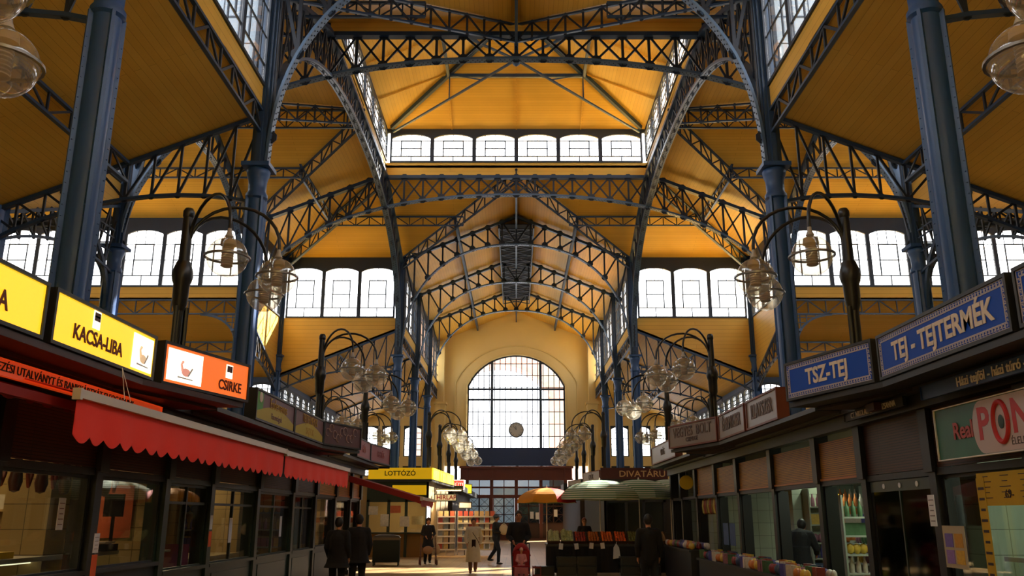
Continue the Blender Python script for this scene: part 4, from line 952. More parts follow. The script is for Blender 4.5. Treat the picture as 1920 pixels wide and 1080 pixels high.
def person(label, loc, rz, h, top, bottom, hair, pose=None, skirt=None, hairlen=0.0, hat=None, shoe='#15110f', bulk=1.0, vox=.009, hand_dir=None, cat='person', sleeve=True, hood=None):
    J = dict(STAND); J.update(pose or {}); J = {k: Vector(v) for k, v in J.items()}
    t = thing('person', label, cat, loc, rz); t.scale = (h / 1.73,) * 3
    b = MB()
    cap(b, [J['pelvis'], J['pelvis'].lerp(J['chest'], .5), J['chest']], [.13, .12, .135]); cap(b, [J['lsh'], J['chest'] + Vector((0, 0, .06)), J['rsh']], [.06, .10, .06])
    cap(b, [J['chest'] + Vector((0, 0, .12)), J['neck'], J['head'] - Vector((0, 0, .06))], [.07, .055, .052])
    H = J['head']
    b.sphere(tuple(H), .082, 16, 12, .93, 1.12, 1.34); b.sphere((H.x, H.y - .03, H.z - .055), .055, 12, 8, .9, 1, .9)
    b.tube([H + Vector((0, -.088, .02)), H + Vector((0, -.108, -.018)), H + Vector((0, -.092, -.03))], [.009, .014, .010], 8)
    for q in (-1, 1): b.sphere((H.x + q * .078, H.y + .01, H.z - .005), .02, 8, 6, .5, .9, 1.5)
    for l, q in (('l', -1), ('r', 1)):
        cap(b, [J[l + 'hip'], J[l + 'hip'].lerp(J[l + 'kn'], .5), J[l + 'kn']], [.085, .075, .055]); cap(b, [J[l + 'kn'], J[l + 'kn'].lerp(J[l + 'an'], .35), J[l + 'an']], [.055, .054, .035])
        an = J[l + 'an']; cap(b, [an + Vector((0, .03, -.045)), an + Vector((q * .01, -.10, -.055))], [.034, .03])
        sh, el, wr = J[l + 'sh'], J[l + 'el'], J[l + 'wr']
        cap(b, [sh, sh.lerp(el, .5), el], [.052, .047, .038]); cap(b, [el, el.lerp(wr, .3), wr], [.039, .037, .025])
        d = (wr - el).normalized(); d = (d * .6 + Vector((hand_dir if hand_dir else (0, -.1, -.5)))).normalized()
        side = d.cross(Vector((0, 1, 0)) if abs(d.y) < .8 else Vector((0, 0, 1))).normalized()
        fw = side.cross(d).normalized()             # across the palm
        if fw.y > 0: fw = -fw
        pc = wr + d * .045
        b.tube([wr, pc, pc + d * .04], [.022, .026, .024], 10)
        for o_ in (-.02, .02): b.sphere(tuple(pc + fw * o_ + d * .015), .02, 8, 6)
        for i, ln in enumerate((.062, .072, .068, .052)):
            f0 = pc + d * .04 + fw * (.030 - .020 * i); curl = side * (-q) * .016
            b.tube([f0, f0 + d * ln * .5 + curl * .4, f0 + d * ln * .85 + curl * 1.4], [.0095, .0088, .0075], 8)
        th = pc + fw * .028; b.tube([th - d * .01, th + fw * .02 + d * .022, th + fw * .022 + d * .05], [.012, .0105, .009], 8)
    remesh(b.build('body', M_skin, t), vox * .8)
    for q in (-1, 1):
        MB().sphere((H.x + q * .03, H.y - .084, H.z + .012), .012, 8, 6).build('eye', M_eye, t, True)
    MB().sphere((H.x, H.y - .086, H.z - .058), .02, 10, 6, 1, .4, .35).build('mouth', M_lip, t, True)
    hm = mat('hair_' + hair.strip('#'), hair, .6, noise=.3, nscale=30)
    if hood or hat:
        hc = hood or hat
        m_ = MB(); m_.sphere((H.x, H.y + .02, H.z + .035), .096, 16, 10, 1, 1.12, 1.2)
        if hat: m_.lathe([(.10, .06), (.15, .05), (.15, .06), (.1, .08)], 16, tuple(H))
        m_.build('hat' if hat else 'hood', mat('cloth_' + hc.strip('#'), hc, .9), t, True)
    m_ = MB(); m_.sphere((H.x, H.y + .022, H.z + .028), .092, 16, 12, .98, 1.12, 1.25)
    if hairlen: cap(m_, [H + Vector((0, .06, .0)), H + Vector((0, .075, -hairlen))], [.085, .075])
    remesh(m_.build('hair', hm, t), .01)
    tm = mat('cloth_' + top.strip('#'), top, .9, noise=.12, nscale=14, bump=.3); bmt = mat('cloth_' + bottom.strip('#'), bottom, .9, noise=.1, nscale=14)
    c = MB(); B_ = bulk
    cap(c, [J['pelvis'] + Vector((0, 0, -.02)), J['pelvis'].lerp(J['chest'], .5), J['chest'] + Vector((0, 0, .02))], [.152 * B_, .147 * B_, .160 * B_]); cap(c, [J['lsh'] + Vector((.01, 0, -.01)), J['chest'] + Vector((0, 0, .08)), J['rsh'] + Vector((-.01, 0, -.01))], [.078 * B_, .12 * B_, .078 * B_])
    cap(c, [J['chest'] + Vector((0, 0, .12)), J['neck'] + Vector((0, .01, -.02))], [.085, .068])
    for l in 'lr':
        sh, el, wr = J[l + 'sh'], J[l + 'el'], J[l + 'wr']
        cap(c, [sh, sh.lerp(el, .5), el], [.070 * B_, .064 * B_, .056 * B_]); c.tube([el, el.lerp(wr, .95)], [.056 * B_, .044 * B_], 12)
    if skirt:
        z0 = skirt; n_ = 20; P = []
        cx_, cyy = J['pelvis'].x, J['pelvis'].y
        c.lathe([(.165 * B_, 1.12), (.175 * B_, .95), (.20 * B_, .8), (.245 * B_, z0), (.21 * B_, z0 - .004), (.15, .9)], 28, (cx_, cyy, 0), None, 1.0, .82)
    remesh(c.build('coat' if skirt else 'jacket', tm, t), .012)
    d_ = MB(); cap(d_, [J['lhip'] + Vector((0, 0, .06)), J['rhip'] + Vector((0, 0, .06))], [.11, .11])
    if bottom != 'skin':
        for l in 'lr':
            hp, kn, an = J[l + 'hip'], J[l + 'kn'], J[l + 'an']
            cap(d_, [hp, hp.lerp(kn, .5), kn], [.102, .09, .073]); d_.tube([kn, kn.lerp(an, .5), an + Vector((0, 0, .0))], [.073, .068, .062], 12)
        remesh(d_.build('trousers' if not skirt or skirt > .5 else 'stockings', bmt, t), .012)
    for l, q in (('l', -1), ('r', 1)):
        an = J[l + 'an']; s_ = MB(); s_.sphere((an.x + q * .004, an.y - .045, an.z - .05), .05, 12, 8, .95, 2.6, .75); s_.sphere((an.x, an.y + .02, an.z - .02), .05, 10, 8, .9, 1.0, 1.1)
        s_.build('shoe', mat('shoe_' + shoe.strip('#'), shoe, .4), t, True)
    return t
# walkers
def G(x, y): return (x, y, 0)
W1 = dict(lkn=(-.10, -.06, .5), lan=(-.09, -.02, .09), rkn=(.09, .02, .5), ran=(.08, .14, .12), lwr=(-.22, -.14, .92), rwr=(.22, .06, .9), lel=(-.25, -.02, 1.13), rel=(.26, .06, 1.13))
p1 = person('woman in a long pale raincoat with a strap across, walking up the sunlit aisle', G(-1.3, 27), 0.12, 1.60, '#c9c3b4', '#6b4a3e', '#3a2418', W1, skirt=.36, shoe='#5a1d12', bulk=1.06)
MB().box((0, -.155, .75), (.13, .02, .62)).build('dark_dress', mat('dark_dress', '#2a1614', .9), p1)
MB().tube([(-.14, -.02, 1.46), (-.02, -.175, 1.25), (.14, -.16, 1.02), (.2, -.03, .9)], .01, 6).build('strap', M_black, p1)
PUSH = dict(lel=(-.25, -.02, 1.14), rel=(.25, -.02, 1.14), lwr=(-.13, -.26, 1.04), rwr=(.13, -.26, 1.04), lkn=(-.10, -.06, .5), rkn=(.10, .03, .5), ran=(.10, .14, .12))
p2 = person('man in a black jacket pushing a red pushchair toward the camera', G(.06, 22), 0, 1.78, '#16171a', '#20222a', '#1d1410', PUSH, bulk=1.15)
CARRY = dict(lel=(-.26, .0, 1.14), rel=(.24, -.02, 1.14), lwr=(-.05, -.22, 1.12), rwr=(.08, -.24, 1.16), lkn=(-.09, -.14, .52), lan=(-.08, -.12, .09), rkn=(.09, .08, .5), ran=(.08, .3, .2), )
p3 = person('person in jeans, dark jacket and cap carrying a pale bag', G(-.72, 32), 1.2, 1.72, '#262a33', '#27303f', '#241812', CARRY, hat='#3d4350')
bag_ = thing('bag', 'pale bag held in the arms of the person in jeans', 'bag', (-.45, 31.9, 1.05)); m_ = MB(); m_.sphere((0, 0, .15), .17, 14, 10, 1, .8, 1.1); m_.build('pouch', mat('pale_cloth', '#c9bda8', .9, bump=.4), bag_, True); MB().tube([(-.1, 0, .3), (0, 0, .38), (.1, 0, .3)], .012, 6).build('handle', mat('pale_cloth', '#c9bda8', .9), bag_)
p4 = person('woman in a dark coat pushing a wheeled walker by the lottery kiosk', G(-3.2, 32.3), .25, 1.60, '#1d1c24', '#191820', '#5a2f1c', PUSH, skirt=.62, hairlen=.1, hood='#4a2e24')
def walker(label, loc, rz):
    t = thing('walker', label, 'walker', loc, rz); f = MB(); mt = mat('walker_metal', '#6b4a3a', .4, .4)
    for s in (-1, 1):
        f.tube([(s * .28, .22, .08), (s * .26, .12, .9), (s * .26, .24, .98)], .016, 8); f.tube([(s * .28, -.22, .08), (s * .26, .05, .75)], .016, 8); f.tube([(s * .28, -.22, .3), (s * .28, .22, .3)], .012, 6)
    f.tube([(-.27, .0, .55), (.27, .0, .55)], .014, 8); f.build('frame', mt, t)
    for x, y in ((-.29, .22), (.29, .22), (-.29, -.22), (.29, -.22)):
        MB().lathe([(.03, -.018), (.09, -.018), (.09, .018), (.03, .018)], 18, M=Matrix.Translation((x, y, .09)) @ Matrix.Rotation(PI / 2, 4, 'Y')).build('wheel', mat('red_brown_wheel', '#5e1e18', .5), t)
    MB().sphere((-.02, -.08, .5), .17, 14, 10, 1.1, .8, .85).build('bag', mat('tan_bag', '#a07c60', .8, bump=.4), t, True)
    MB().sphere((.33, .05, .52), .12, 14, 10, .8, .8, 1.5).build('side_bag', mat('cream_bag', '#b9a183', .8, bump=.4), t, True)
    return t
walker('four-wheeled walker hung with bags, pushed by the woman in the dark coat', G(-3.13, 31.75), .2)
DARKP = dict(lwr=(-.22, -.1, .9), rwr=(.22, -.1, .9))
person('dark figure with back turned below the red awning end, left of the pair', G(-3.62, 18.1), PI * .95, 1.62, '#0f1013', '#101114', '#17110d', DARKP, bulk=1.2, skirt=.7)
person('dark figure with back turned below the red awning end, right of the pair', G(-3.28, 18.5), PI * 1.1, 1.68, '#121214', '#121316', '#20160f', DARKP, bulk=1.2, skirt=.75)
LEAN = dict(chest=(0, -.12, 1.24), neck=(0, -.24, 1.40), head=(0, -.30, 1.52), lsh=(-.18, -.18, 1.34), rsh=(.18, -.18, 1.34), lel=(-.27, -.26, 1.08), rel=(.27, -.26, 1.08), lwr=(-.2, -.46, .98), rwr=(.2, -.46, .98))
person('dark figure leaning over the grocery counter behind a post on the right', G(5.5, 17.35), PI * .8, 1.68, '#15161a', '#15161a', '#14100d', LEAN, bulk=1.3, skirt=.7)
person('dark figure standing before the fruit stand, right of the striped umbrellas', G(2.62, 17.6), PI, 1.68, '#0e0f10', '#0e0f10', '#14100c', DARKP, bulk=1.1)
person('stallholder with a ruddy face behind the heaped fruit', G(2.25, 29.3), 0, 1.60, '#1c1a1a', '#1c1a1a', '#7a3a1c', PUSH)
person('shop assistant behind the counter of the poultry stall', G(-6.9, 9.4), PI / 2 + .3, 1.66, '#7c6a5a', '#2a2622', '#2a1a10', PUSH)
# pushchair with child
ps = thing('pushchair', 'red pushchair with a pink-clad lap cover in front of the man in black', 'pushchair', (.12, 21.25, 0))
M_rd = mat('red_hood', '#8e1420', .8, noise=.1); M_pk = mat('pink_cloth', '#b06a7c', .85, bump=.3)
m_ = MB()
for s in (-1, 1):
    m_.tube([(s * .2, .55, 1.02), (s * .2, .3, .75), (s * .2, -.25, .12)], .014, 8); m_.tube([(s * .2, .35, .1), (s * .2, -.1, .5)], .014, 8)
m_.tube([(-.2, .55, 1.02), (.2, .55, 1.02)], .016, 8).tube([(-.2, .1, .3), (.2, .1, .3)], .012, 8).build('frame', M_dsteel, ps)
for x, y in ((-.22, .35), (.22, .35), (-.22, -.25), (.22, -.25)):
    MB().lathe([(.02, -.02), (.085, -.02), (.09, 0), (.085, .02), (.02, .02)], 18, M=Matrix.Translation((x, y, .09)) @ Matrix.Rotation(PI / 2, 4, 'Y')).build('wheel', M_black, ps)
hd = MB(); n_ = 10
rows = []
for i in range(7):
    a = i / 6 * PI * .55; rows.append([(.22 * math.cos(b_), .34 - .22 * math.sin(a), .74 + .30 * math.cos(a * .6) * math.sin(b_)) for b_ in [PI * j / n_ for j in range(n_ + 1)]])
vs_ = [p for r in rows for p in r]; fs_ = [(i * (n_ + 1) + j, i * (n_ + 1) + j + 1, (i + 1) * (n_ + 1) + j + 1, (i + 1) * (n_ + 1) + j) for i in range(6) for j in range(n_)]
ho = hd.add(vs_, fs_).build('hood', M_rd, ps, True); so = ho.modifiers.new('s', 'SOLIDIFY'); so.thickness = .015; _later.append(ho)
m_ = MB(); m_.box((0, .12, .62), (.38, .05, .5)).box((0, -.05, .38), (.38, .36, .06)).build('seat', M_rd, ps)
m_ = MB(); m_.prism([(-.17, -.27, .14), (.17, -.27, .14), (.16, -.30, .5), (-.16, -.30, .5)], (0, .2, .03)).build('lap_cover', M_pk, ps, True)
m_ = MB(); m_.tube([(-.2, -.22, .52), (0, -.3, .53), (.2, -.22, .52)], .018, 8).build('bumper_bar', M_rd, ps)
SIT = dict(pelvis=(0, 0, .5), chest=(0, .05, .85), neck=(0, .05, 1.05), head=(0, .02, 1.24), lsh=(-.17, .04, .99), rsh=(.17, .04, .99), lel=(-.24, -.05, .74), rel=(.24, -.05, .74), lwr=(-.12, -.24, .68), rwr=(.12, -.24, .68),
    lhip=(-.09, 0, .48), rhip=(.09, 0, .48), lkn=(-.12, -.38, .5), rkn=(.12, -.38, .5), lan=(-.12, -.5, .14), ran=(.12, -.5, .14))
person('small child in a pale pink suit and hood sitting in the red pushchair', (.12, 21.22, .30), 0, .80, '#c88a94', '#c88a94', '#c9a49a', SIT, hood='#c9a09a', vox=.018, bulk=1.2, cat='child')
# ================================================================ FRUIT STAND AND UMBRELLAS
def table(label, x0, x1, y0, y1, h, m, name='market_table'):
    t = thing(name, label, 'table', ((x0 + x1) / 2, (y0 + y1) / 2, 0)); w_, d_ = x1 - x0, y1 - y0
    MB().box((0, 0, h - .03), (w_, d_, .06)).build('table_top', M_dark, t)
    c = MB(); n = int(w_ / .12); vs = []
    for i in range(n + 1):
        x = -w_ / 2 + w_ * i / n; vs += [(x, -d_ / 2 - .02 - .015 * (i % 2), h - .06), (x, -d_ / 2 - .03 - .025 * (i % 2), .06)]
    vb = [(x, y + .012, z) for x, y, z in vs]; k = len(vs); fs = [(2 * i, 2 * i + 1, 2 * i + 3, 2 * i + 2) for i in range(n)]
    c.add(vs + vb, fs + [tuple(k + j for j in reversed(f)) for f in fs]); c.build('front_cloth', m, t)
    for sx_ in (-1, 1):
        for sy_ in (-1, 1): MB().box((sx_ * (w_ / 2 - .05), sy_ * (d_ / 2 - .05), (h - .06) / 2), (.05, .05, h - .06)).build('leg', M_dark, t)
    return t
M_blkc = mat('black_cloth', '#0e0f10', .9)
table('long table with a black front cloth carrying the fruit under the umbrellas', .9, 4.6, 26.4, 28.0, .86, M_blkc)
def crate_me(w_, d_, h):
    m = MB(); m.box((0, 0, .01), (w_, d_, .02))
    for z in (.05, h - .03):
        for s in (-1, 1): m.box((0, s * d_ / 2, z), (w_, .012, .045)); m.box((s * w_ / 2, 0, z), (.012, d_, .045))
    for sx_ in (-1, 1):
        for sy_ in (-1, 1): m.box((sx_ * (w_ / 2 - .01), sy_ * (d_ / 2 - .01), h / 2), (.025, .025, h))
    return m
KINDS = [('pale green kohlrabi', '#a9ad7a', .055, 'kohlrabi'), ('pale green lettuce', '#9aa266', .06, 'lettuce'), ('red apple', '#9a2f1c', .04, 'apple'), ('yellow-red apple', '#b8641c', .04, 'apple'), ('orange', '#d9661a', .042, 'orange'), ('tangerine', '#dd5a14', .04, 'tangerine'),
         ('green pear', '#6a6a2c', .042, 'pear'), ('brown potato', '#7a5c3a', .045, 'potato'), ('pale onion', '#8f6f45', .042, 'onion')]
CW = .40
for ci, (kn_, colr, r, nm_) in enumerate(KINDS):
    cx_ = 1.12 + ci * CW; cy_ = 26.75
    o = tag(crate_me(CW - .03, .6, .10).box((0, -.26, -.06), (CW - .06, .04, .1)).box((0, .2, -.14), (CW - .06, .04, .25)).build('fruit_crate', mat('crate_wood', '#4a3524', .7)), f'shallow crate holding the {kn_}s on the fruit table' if kn_[-1] != 's' else f'shallow crate of {kn_}', 'crate'); o.location = (cx_, cy_, .865 + .13); o.rotation_euler = (.45, 0, 0)
    mm = mat('produce_' + nm_ + str(ci), colr, .45, noise=.25, nscale=9)
    me = MB().sphere((0, 0, 0), r, 12, 8, 1, 1, .92).mesh(nm_, mm, True)
    st = MB().tube([(0, 0, r * .8), (0, 0, r * 1.2)], .004, 5).mesh('stem', M_dark)
    n = 0
    for lay in range(3):
        nx, ny = (4 - lay if r > .05 else 4, 6 - lay * 2)
        for i in range(max(1, nx)):
            for j in range(ny):
                if n >= 28: break
                o = link(nm_, me, None, (cx_ + (i - (nx - 1) / 2) * (CW - .07) / 4 + random.uniform(-.006, .006), cy_ + (j - (ny - 1) / 2) * .092, .885 + r + lay * r * 1.45 + (j - (ny - 1) / 2) * .045 + .14)); link('stem', st, o)
                o.rotation_euler = (random.uniform(-.3, .3), random.uniform(-.3, .3), random.uniform(0, 6)); tag(o, f'{kn_} in the heap under the umbrellas', nm_, f'{kn_}s heaped on the fruit table'); n += 1
for i, (x, z) in enumerate([(1.32, .80), (1.78, .80), (2.22, .82), (2.55, .82)]):
    o = tag(MB().box((0, 0, 0), (.12, .006, .17)).build('price_card', M_paper), f'white price card, {ORD[i]} from the left on the front of the fruit table', 'price card'); o.location = (x, 26.33, z); o.rotation_euler = (0, .1 * (-1) ** i, 0)
bg_ = thing('carrier_bag', 'white carrier bag hanging from the front of the fruit table', 'bag', (2.95, 26.3, .45)); MB().prism([(-.1, -.03, 0), (.12, -.03, .03), (.08, -.03, .32), (.0, -.03, .44), (-.08, -.03, .32)], (0, .06, 0)).build('bag_body', M_paper, bg_); MB().tube([(0, 0, .42), (.02, 0, .48)], .008, 6).build('handle', M_paper, bg_)
for i, (x, y) in enumerate([(.82, 26.1), (1.45, 26.05), (2.05, 26.1), (3.3, 26.1), (3.9, 26.1)]):
    for lv in range(2 if i else 1):
        o = tag(crate_me(.56, .38, .26).box((0, 0, .14), (.5, .32, .24)).build('storage_crate', M_black), f'black storage crate, {ORD[i]} from the left before the fruit table' + (', upper' if lv else ', lower' if i else ''), 'crate'); o.location = (x, y, .0 + lv * .27)
o = tag(crate_me(.24, .2, .3).build('red_crate', mat('red_plastic', '#7a2420', .5)), 'small red-brown slatted crate on the floor left of the fruit table', 'crate'); o.location = (.58, 25.3, 0)
def rings(name, c1, c2, n):
    m = bpy.data.materials.new(name); m.use_nodes = True; nt = m.node_tree; b = nt.nodes['Principled BSDF']; tc = nt.nodes.new('ShaderNodeTexCoord'); sp = nt.nodes.new('ShaderNodeSeparateXYZ'); nt.links.new(tc.outputs['Object'], sp.inputs[0])
    z = math_node(nt, 'FRACT', math_node(nt, 'MULTIPLY', sp.outputs[2], n)); g = math_node(nt, 'GREATER_THAN', z, .5)
    mx = nt.nodes.new('ShaderNodeMix'); mx.data_type = 'RGBA'; nt.links.new(g, mx.inputs[0]); mx.inputs[6].default_value = lin(c1); mx.inputs[7].default_value = lin(c2); nt.links.new(mx.outputs[2], b.inputs['Base Color']); b.inputs['Roughness'].default_value = .8
    return m
M_str = rings('green_white_stripes', '#4e7a55', '#b9c2b0', 15)
def umbrella(label, x, y, ztop, drop, R_, gores, base=0, lean=0):
    t = thing('market_umbrella', label, 'umbrella', (x, y, base)); t.rotation_euler = (0, lean, .3); zt_ = ztop - base
    N = 8
    for g in range(N):
        vs = []; K = 8
        for i in range(K + 1):
            q = i / K; rr = R_ * math.sin(q * PI / 2 * .98) ; z = zt_ - drop * (1 - math.cos(q * PI / 2))
            for e in (0, .5, 1):
                a = 2 * PI * (g + e) / N; sg = 1 if e != .5 else .955; vs.append((rr * sg * math.cos(a), rr * sg * math.sin(a), z - (.02 * q if e == .5 else 0)))
        fs = []
        for i in range(K):
            for e in range(2): fs.append((i * 3 + e, i * 3 + e + 1, (i + 1) * 3 + e + 1, (i + 1) * 3 + e))
        k = len(vs); vb = [(p[0], p[1], p[2] - .006) for p in vs]
        MB().add(vs + vb, fs + [tuple(k + j for j in reversed(f)) for f in fs]).build('canopy_panel', gores[g % len(gores)], t)
        a = 2 * PI * g / N; MB().tube([(0, 0, zt_ - drop * .9), (R_ * .55 * math.cos(a), R_ * .55 * math.sin(a), zt_ - drop * .32)], .006, 5).build('rib', M_alu, t)
    MB().tube([(0, 0, 0), (0, 0, zt_ + .02)], .018, 8).build('pole', M_alu, t); MB().lathe([(.03, zt_), (.02, zt_ + .04), (.0001, zt_ + .09)], 10).build('tip', M_white, t)
M_ur, M_uy, M_ug = mat('umbrella_red', '#c22a20', .8), mat('umbrella_yellow', '#d08a14', .8), mat('umbrella_green', '#5f7d58', .8)
umbrella('red, yellow and green market umbrella at the left end of the fruit stand', .98, 28.3, 2.55, .46, 1.0, [M_ug, M_ug, M_ug, M_uy, M_uy, M_uy, M_ur, M_ur])
umbrella('large green and white striped umbrella, left of the striped ones', 2.65, 27.9, 2.78, .60, 1.32, [M_str])
umbrella('green and white striped umbrella, middle of the striped ones', 4.05, 29.0, 2.84, .60, 1.25, [M_str])
umbrella('green and white striped umbrella half hidden by the right stalls', 5.3, 30.2, 2.9, .6, 1.2, [M_str])
# ================================================================ NEWSPAPER RACKS, TROLLEYS
MAGC = ['#b5523a', '#b99a72', '#8a8f86', '#cfc6a8', '#a8453a', '#c4ab6a', '#7f8688', '#c9bda8']
magm = [MB().box((0, 0, .13), (.19, .012, .26)).mesh('magazine', mat('cover_%d' % i, c, .5, noise=.4, nscale=14)) for i, c in enumerate(MAGC)]
CN = ['brick red', 'tan', 'grey', 'cream', 'crimson', 'mustard', 'slate', 'beige']
for ri, (x0, x1, y, lb) in enumerate([(-3.5, -2.72, 39.35, 'wire newspaper rack nearest the lottery kiosk'), (-2.62, -.95, 39.6, 'wide wire newspaper rack behind the walking woman')]):
    t = thing('newspaper_rack', lb, 'rack', ((x0 + x1) / 2, y, 0)); w_ = x1 - x0; m = MB()
    for x in (-w_ / 2, 0, w_ / 2): m.box((x, .1, .95), (.03, .03, 1.9))
    m.build('uprights', M_alu, t)
    for k in range(6): MB().box((0, 0, .22 + k * .28), (w_, .14, .015)).box((0, -.07, .25 + k * .28), (w_, .01, .05)).build('shelf', M_alu, t)
    n = int(w_ / .21)
    for k in range(6):
        for j in range(n):
            i_ = (k * 3 + j * 5 + ri + (k * j) % 3) % 8
            if k == 5: i_ = random.choice((0, 1, 4))
            o = link('magazine', magm[i_], None, (x0 + w_ * (j + .5) / n, y - .02, .235 + k * .28)); o.rotation_euler = (-.12, 0, random.uniform(-.1, .1)); tag(o, f'{CN[i_]} magazine standing on the {"narrow" if ri == 0 else "wide"} newspaper rack', 'magazine', f'{CN[i_]} magazines on the {"narrow" if ri == 0 else "wide"} rack')
def trolley(label, x, y, w_, d_, h, mtop):
    t = thing('trolley', label, 'trolley', (x, y, 0), .1)
    MB().box((0, 0, .12 + (h - .12) / 2), (w_, d_, h - .12)).build('body', mat('dark_green_cloth', '#0b1410', .9, noise=.2), t)
    m = MB(); m.lathe([(.55, -.12), (.58, -.04), (.5, .03), (.2, .07), (.0001, .08)], 4, M=Matrix.Translation((0, 0, h)) @ Matrix.Diagonal((w_ * 1.02, d_ * 1.05, 1, 1)) @ Matrix.Rotation(PI / 4, 4, 'Z') @ Matrix.Diagonal((1.25, 1.25, 1, 1))).build('cover', mtop, t)
    for sx_ in (-1, 1):
        for sy_ in (-1, 1): MB().box((sx_ * (w_ / 2 - .04), sy_ * (d_ / 2 - .04), .07), (.05, .05, .14)).build('leg', M_dark, t)
trolley('dark covered market trolley standing in the aisle before the lottery kiosk', -4.55, 31.3, .92, .8, .98, mat('grey_cover', '#4c463f', .9, bump=.4))
trolley('half-hidden trolley with a pale bundle on top at the end of the left stalls', -5.55, 29.6, .7, .8, .95, mat('pale_cover', '#a39a95', .9, bump=.5))
# ================================================================ STALL INTERIORS
def ceiling_lamp(label, x, y, z, L, power, col, along='y'):
    t = thing('tube_lamp', label, 'lamp', (x, y, z)); d = (.12, L, .05) if along == 'y' else (L, .12, .05)
    MB().box((0, 0, .02), d).build('housing', M_white, t); MB().tube([(0, -L / 2 + .05, -.03), (0, L / 2 - .05, -.03)] if along == 'y' else [(-L / 2 + .05, 0, -.03), (L / 2 - .05, 0, -.03)], .018, 8).build('tube', glow('tube_%s' % col.strip('#'), col, 6), t)
    l = bpy.data.lights.new('tube_light', 'AREA'); l.shape = 'RECTANGLE'; l.size = .1; l.size_y = L; l.energy = power; l.color = lin(col)[:3]
    o = bpy.data.objects.new('tube_light', l); COL.objects.link(o); o.parent = t; o.location = (0, 0, -.06)
    if along != 'y': o.rotation_euler = (0, 0, PI / 2)
WARM, COOL = '#ffd9a0', '#e4f2d8'
ceiling_lamp('tube lamp under the ceiling of the poultry stall, nearer', -6.6, 7.5, 2.88, 1.2, 30, WARM)
ceiling_lamp('tube lamp under the ceiling of the poultry stall, further', -6.6, 11.0, 2.88, 1.2, 30, WARM)
ceiling_lamp('tube lamp inside the green-framed left stall', -6.6, 17.0, 2.88, 1.5, 22, WARM)
ceiling_lamp('tube lamp inside the last left stall', -6.6, 25.5, 2.88, 1.2, 18, WARM)
ceiling_lamp('tube lamp inside the dairy stall', 6.6, 9.0, 2.88, 1.5, 45, COOL)
ceiling_lamp('tube lamp showing above the amber blinds, nearer', 6.3, 14.2, 2.88, 1.2, 55, COOL)
ceiling_lamp('tube lamp showing above the amber blinds, further', 6.3, 18.4, 2.88, 1.2, 55, COOL)
ceiling_lamp('tube lamp inside the last right stall', 6.6, 25.0, 2.88, 1.0, 5, WARM)
ceiling_lamp('warm lamp under the lottery kiosk roof over the newspapers', -3.0, 39.0, 2.8, 1.2, 60, WARM, 'x')
ceiling_lamp('warm lamp inside the lottery kiosk', -5.0, 39.2, 2.85, 1.5, 60, WARM, 'x')
for i, (x, z, w_, h_, c) in enumerate([(-6.1, 1.9, .4, .35, '#b9b4a4'), (-5.6, 1.5, .35, .5, '#d0cbbd'), (-5.15, 1.95, .45, .3, '#b5603a'), (-4.75, 1.45, .4, .42, '#c9c2ae'), (-4.2, 1.5, .5, .35, '#a8935a')]):
    o = tag(MB().box((0, 0, 0), (w_, .01, h_)).build('kiosk_poster', mat('kposter_%d' % i, c, .6, noise=.35, nscale=12)), ['pale', 'white', 'orange', 'cream', 'ochre'][i] + ' poster in the window of the lottery kiosk', 'poster'); o.location = (x, 37.60, z)
def case(label, x0, x1, y0, y1, h, tray, mbase):
    t = thing('display_case', label, 'display case', ((x0 + x1) / 2, (y0 + y1) / 2, 0)); w_, d_ = x1 - x0, y1 - y0
    MB().box((0, 0, tray / 2), (w_, d_, tray)).build('base', mbase, t); MB().box((0, 0, tray + .02), (w_ * .94, d_ * .98, .03)).build('tray', M_alu, t)
    m = MB(); sg = 1 if x0 > 0 else -1; m.prism([(-sg * w_ / 2, -d_ / 2, tray), (-sg * w_ * .35, -d_ / 2, h), (-sg * w_ * .33, -d_ / 2, h), (-sg * w_ * .47, -d_ / 2, tray)], (0, d_, 0)); m.build('glass_front', M_sglass, t)
    m = MB(); m.box((sg * w_ * .1, 0, h), (w_ * .8, d_, .03)); m.box((-sg * w_ * .35, 0, h + .0), (.03, d_, .05)).build('top_shelf', M_alu, t); 
    MB().box((sg * w_ * .05, 0, h - .06), (.04, d_ * .9, .025)).build('case_light', glow('case_light', '#fff0c8', 2.0), t)
case('lit display case with poultry behind the near left windows', -6.3, -5.35, 6.3, 12.3, 1.18, .72, M_white)
case('lit dairy display case behind the near right windows', 5.5, 6.4, 6.3, 10.3, 1.18, .72, M_white)
pm = [mat('poultry_pink', '#b5705a', .5, noise=.2), mat('poultry_yellow', '#c98f4a', .5, noise=.2), mat('meat_red', '#8a3428', .5, noise=.3)]
pw = ['pale pink poultry piece', 'yellowish poultry piece', 'dark red meat piece']
for i in range(30):
    k = i % 3; key = ('meat', k)
    me = cached(key, lambda: MB().sphere((0, 0, 0), .10, 12, 8, 1, 1.3, .6).tube([(.0, .1, 0), (0, .2, .01), (0, .24, .01)], [.04, .022, .03], 8).mesh('meat_piece', pm[k], True))
    o = link('poultry_piece', me, None, (-5.68 - (i // 15) * .32, 6.6 + (i % 15) * .385, .81)); o.rotation_euler = (0, 0, random.uniform(0, 6)); tag(o, pw[k] + ' on the tray of the left display case', 'meat', pw[k] + 's in the left display case')
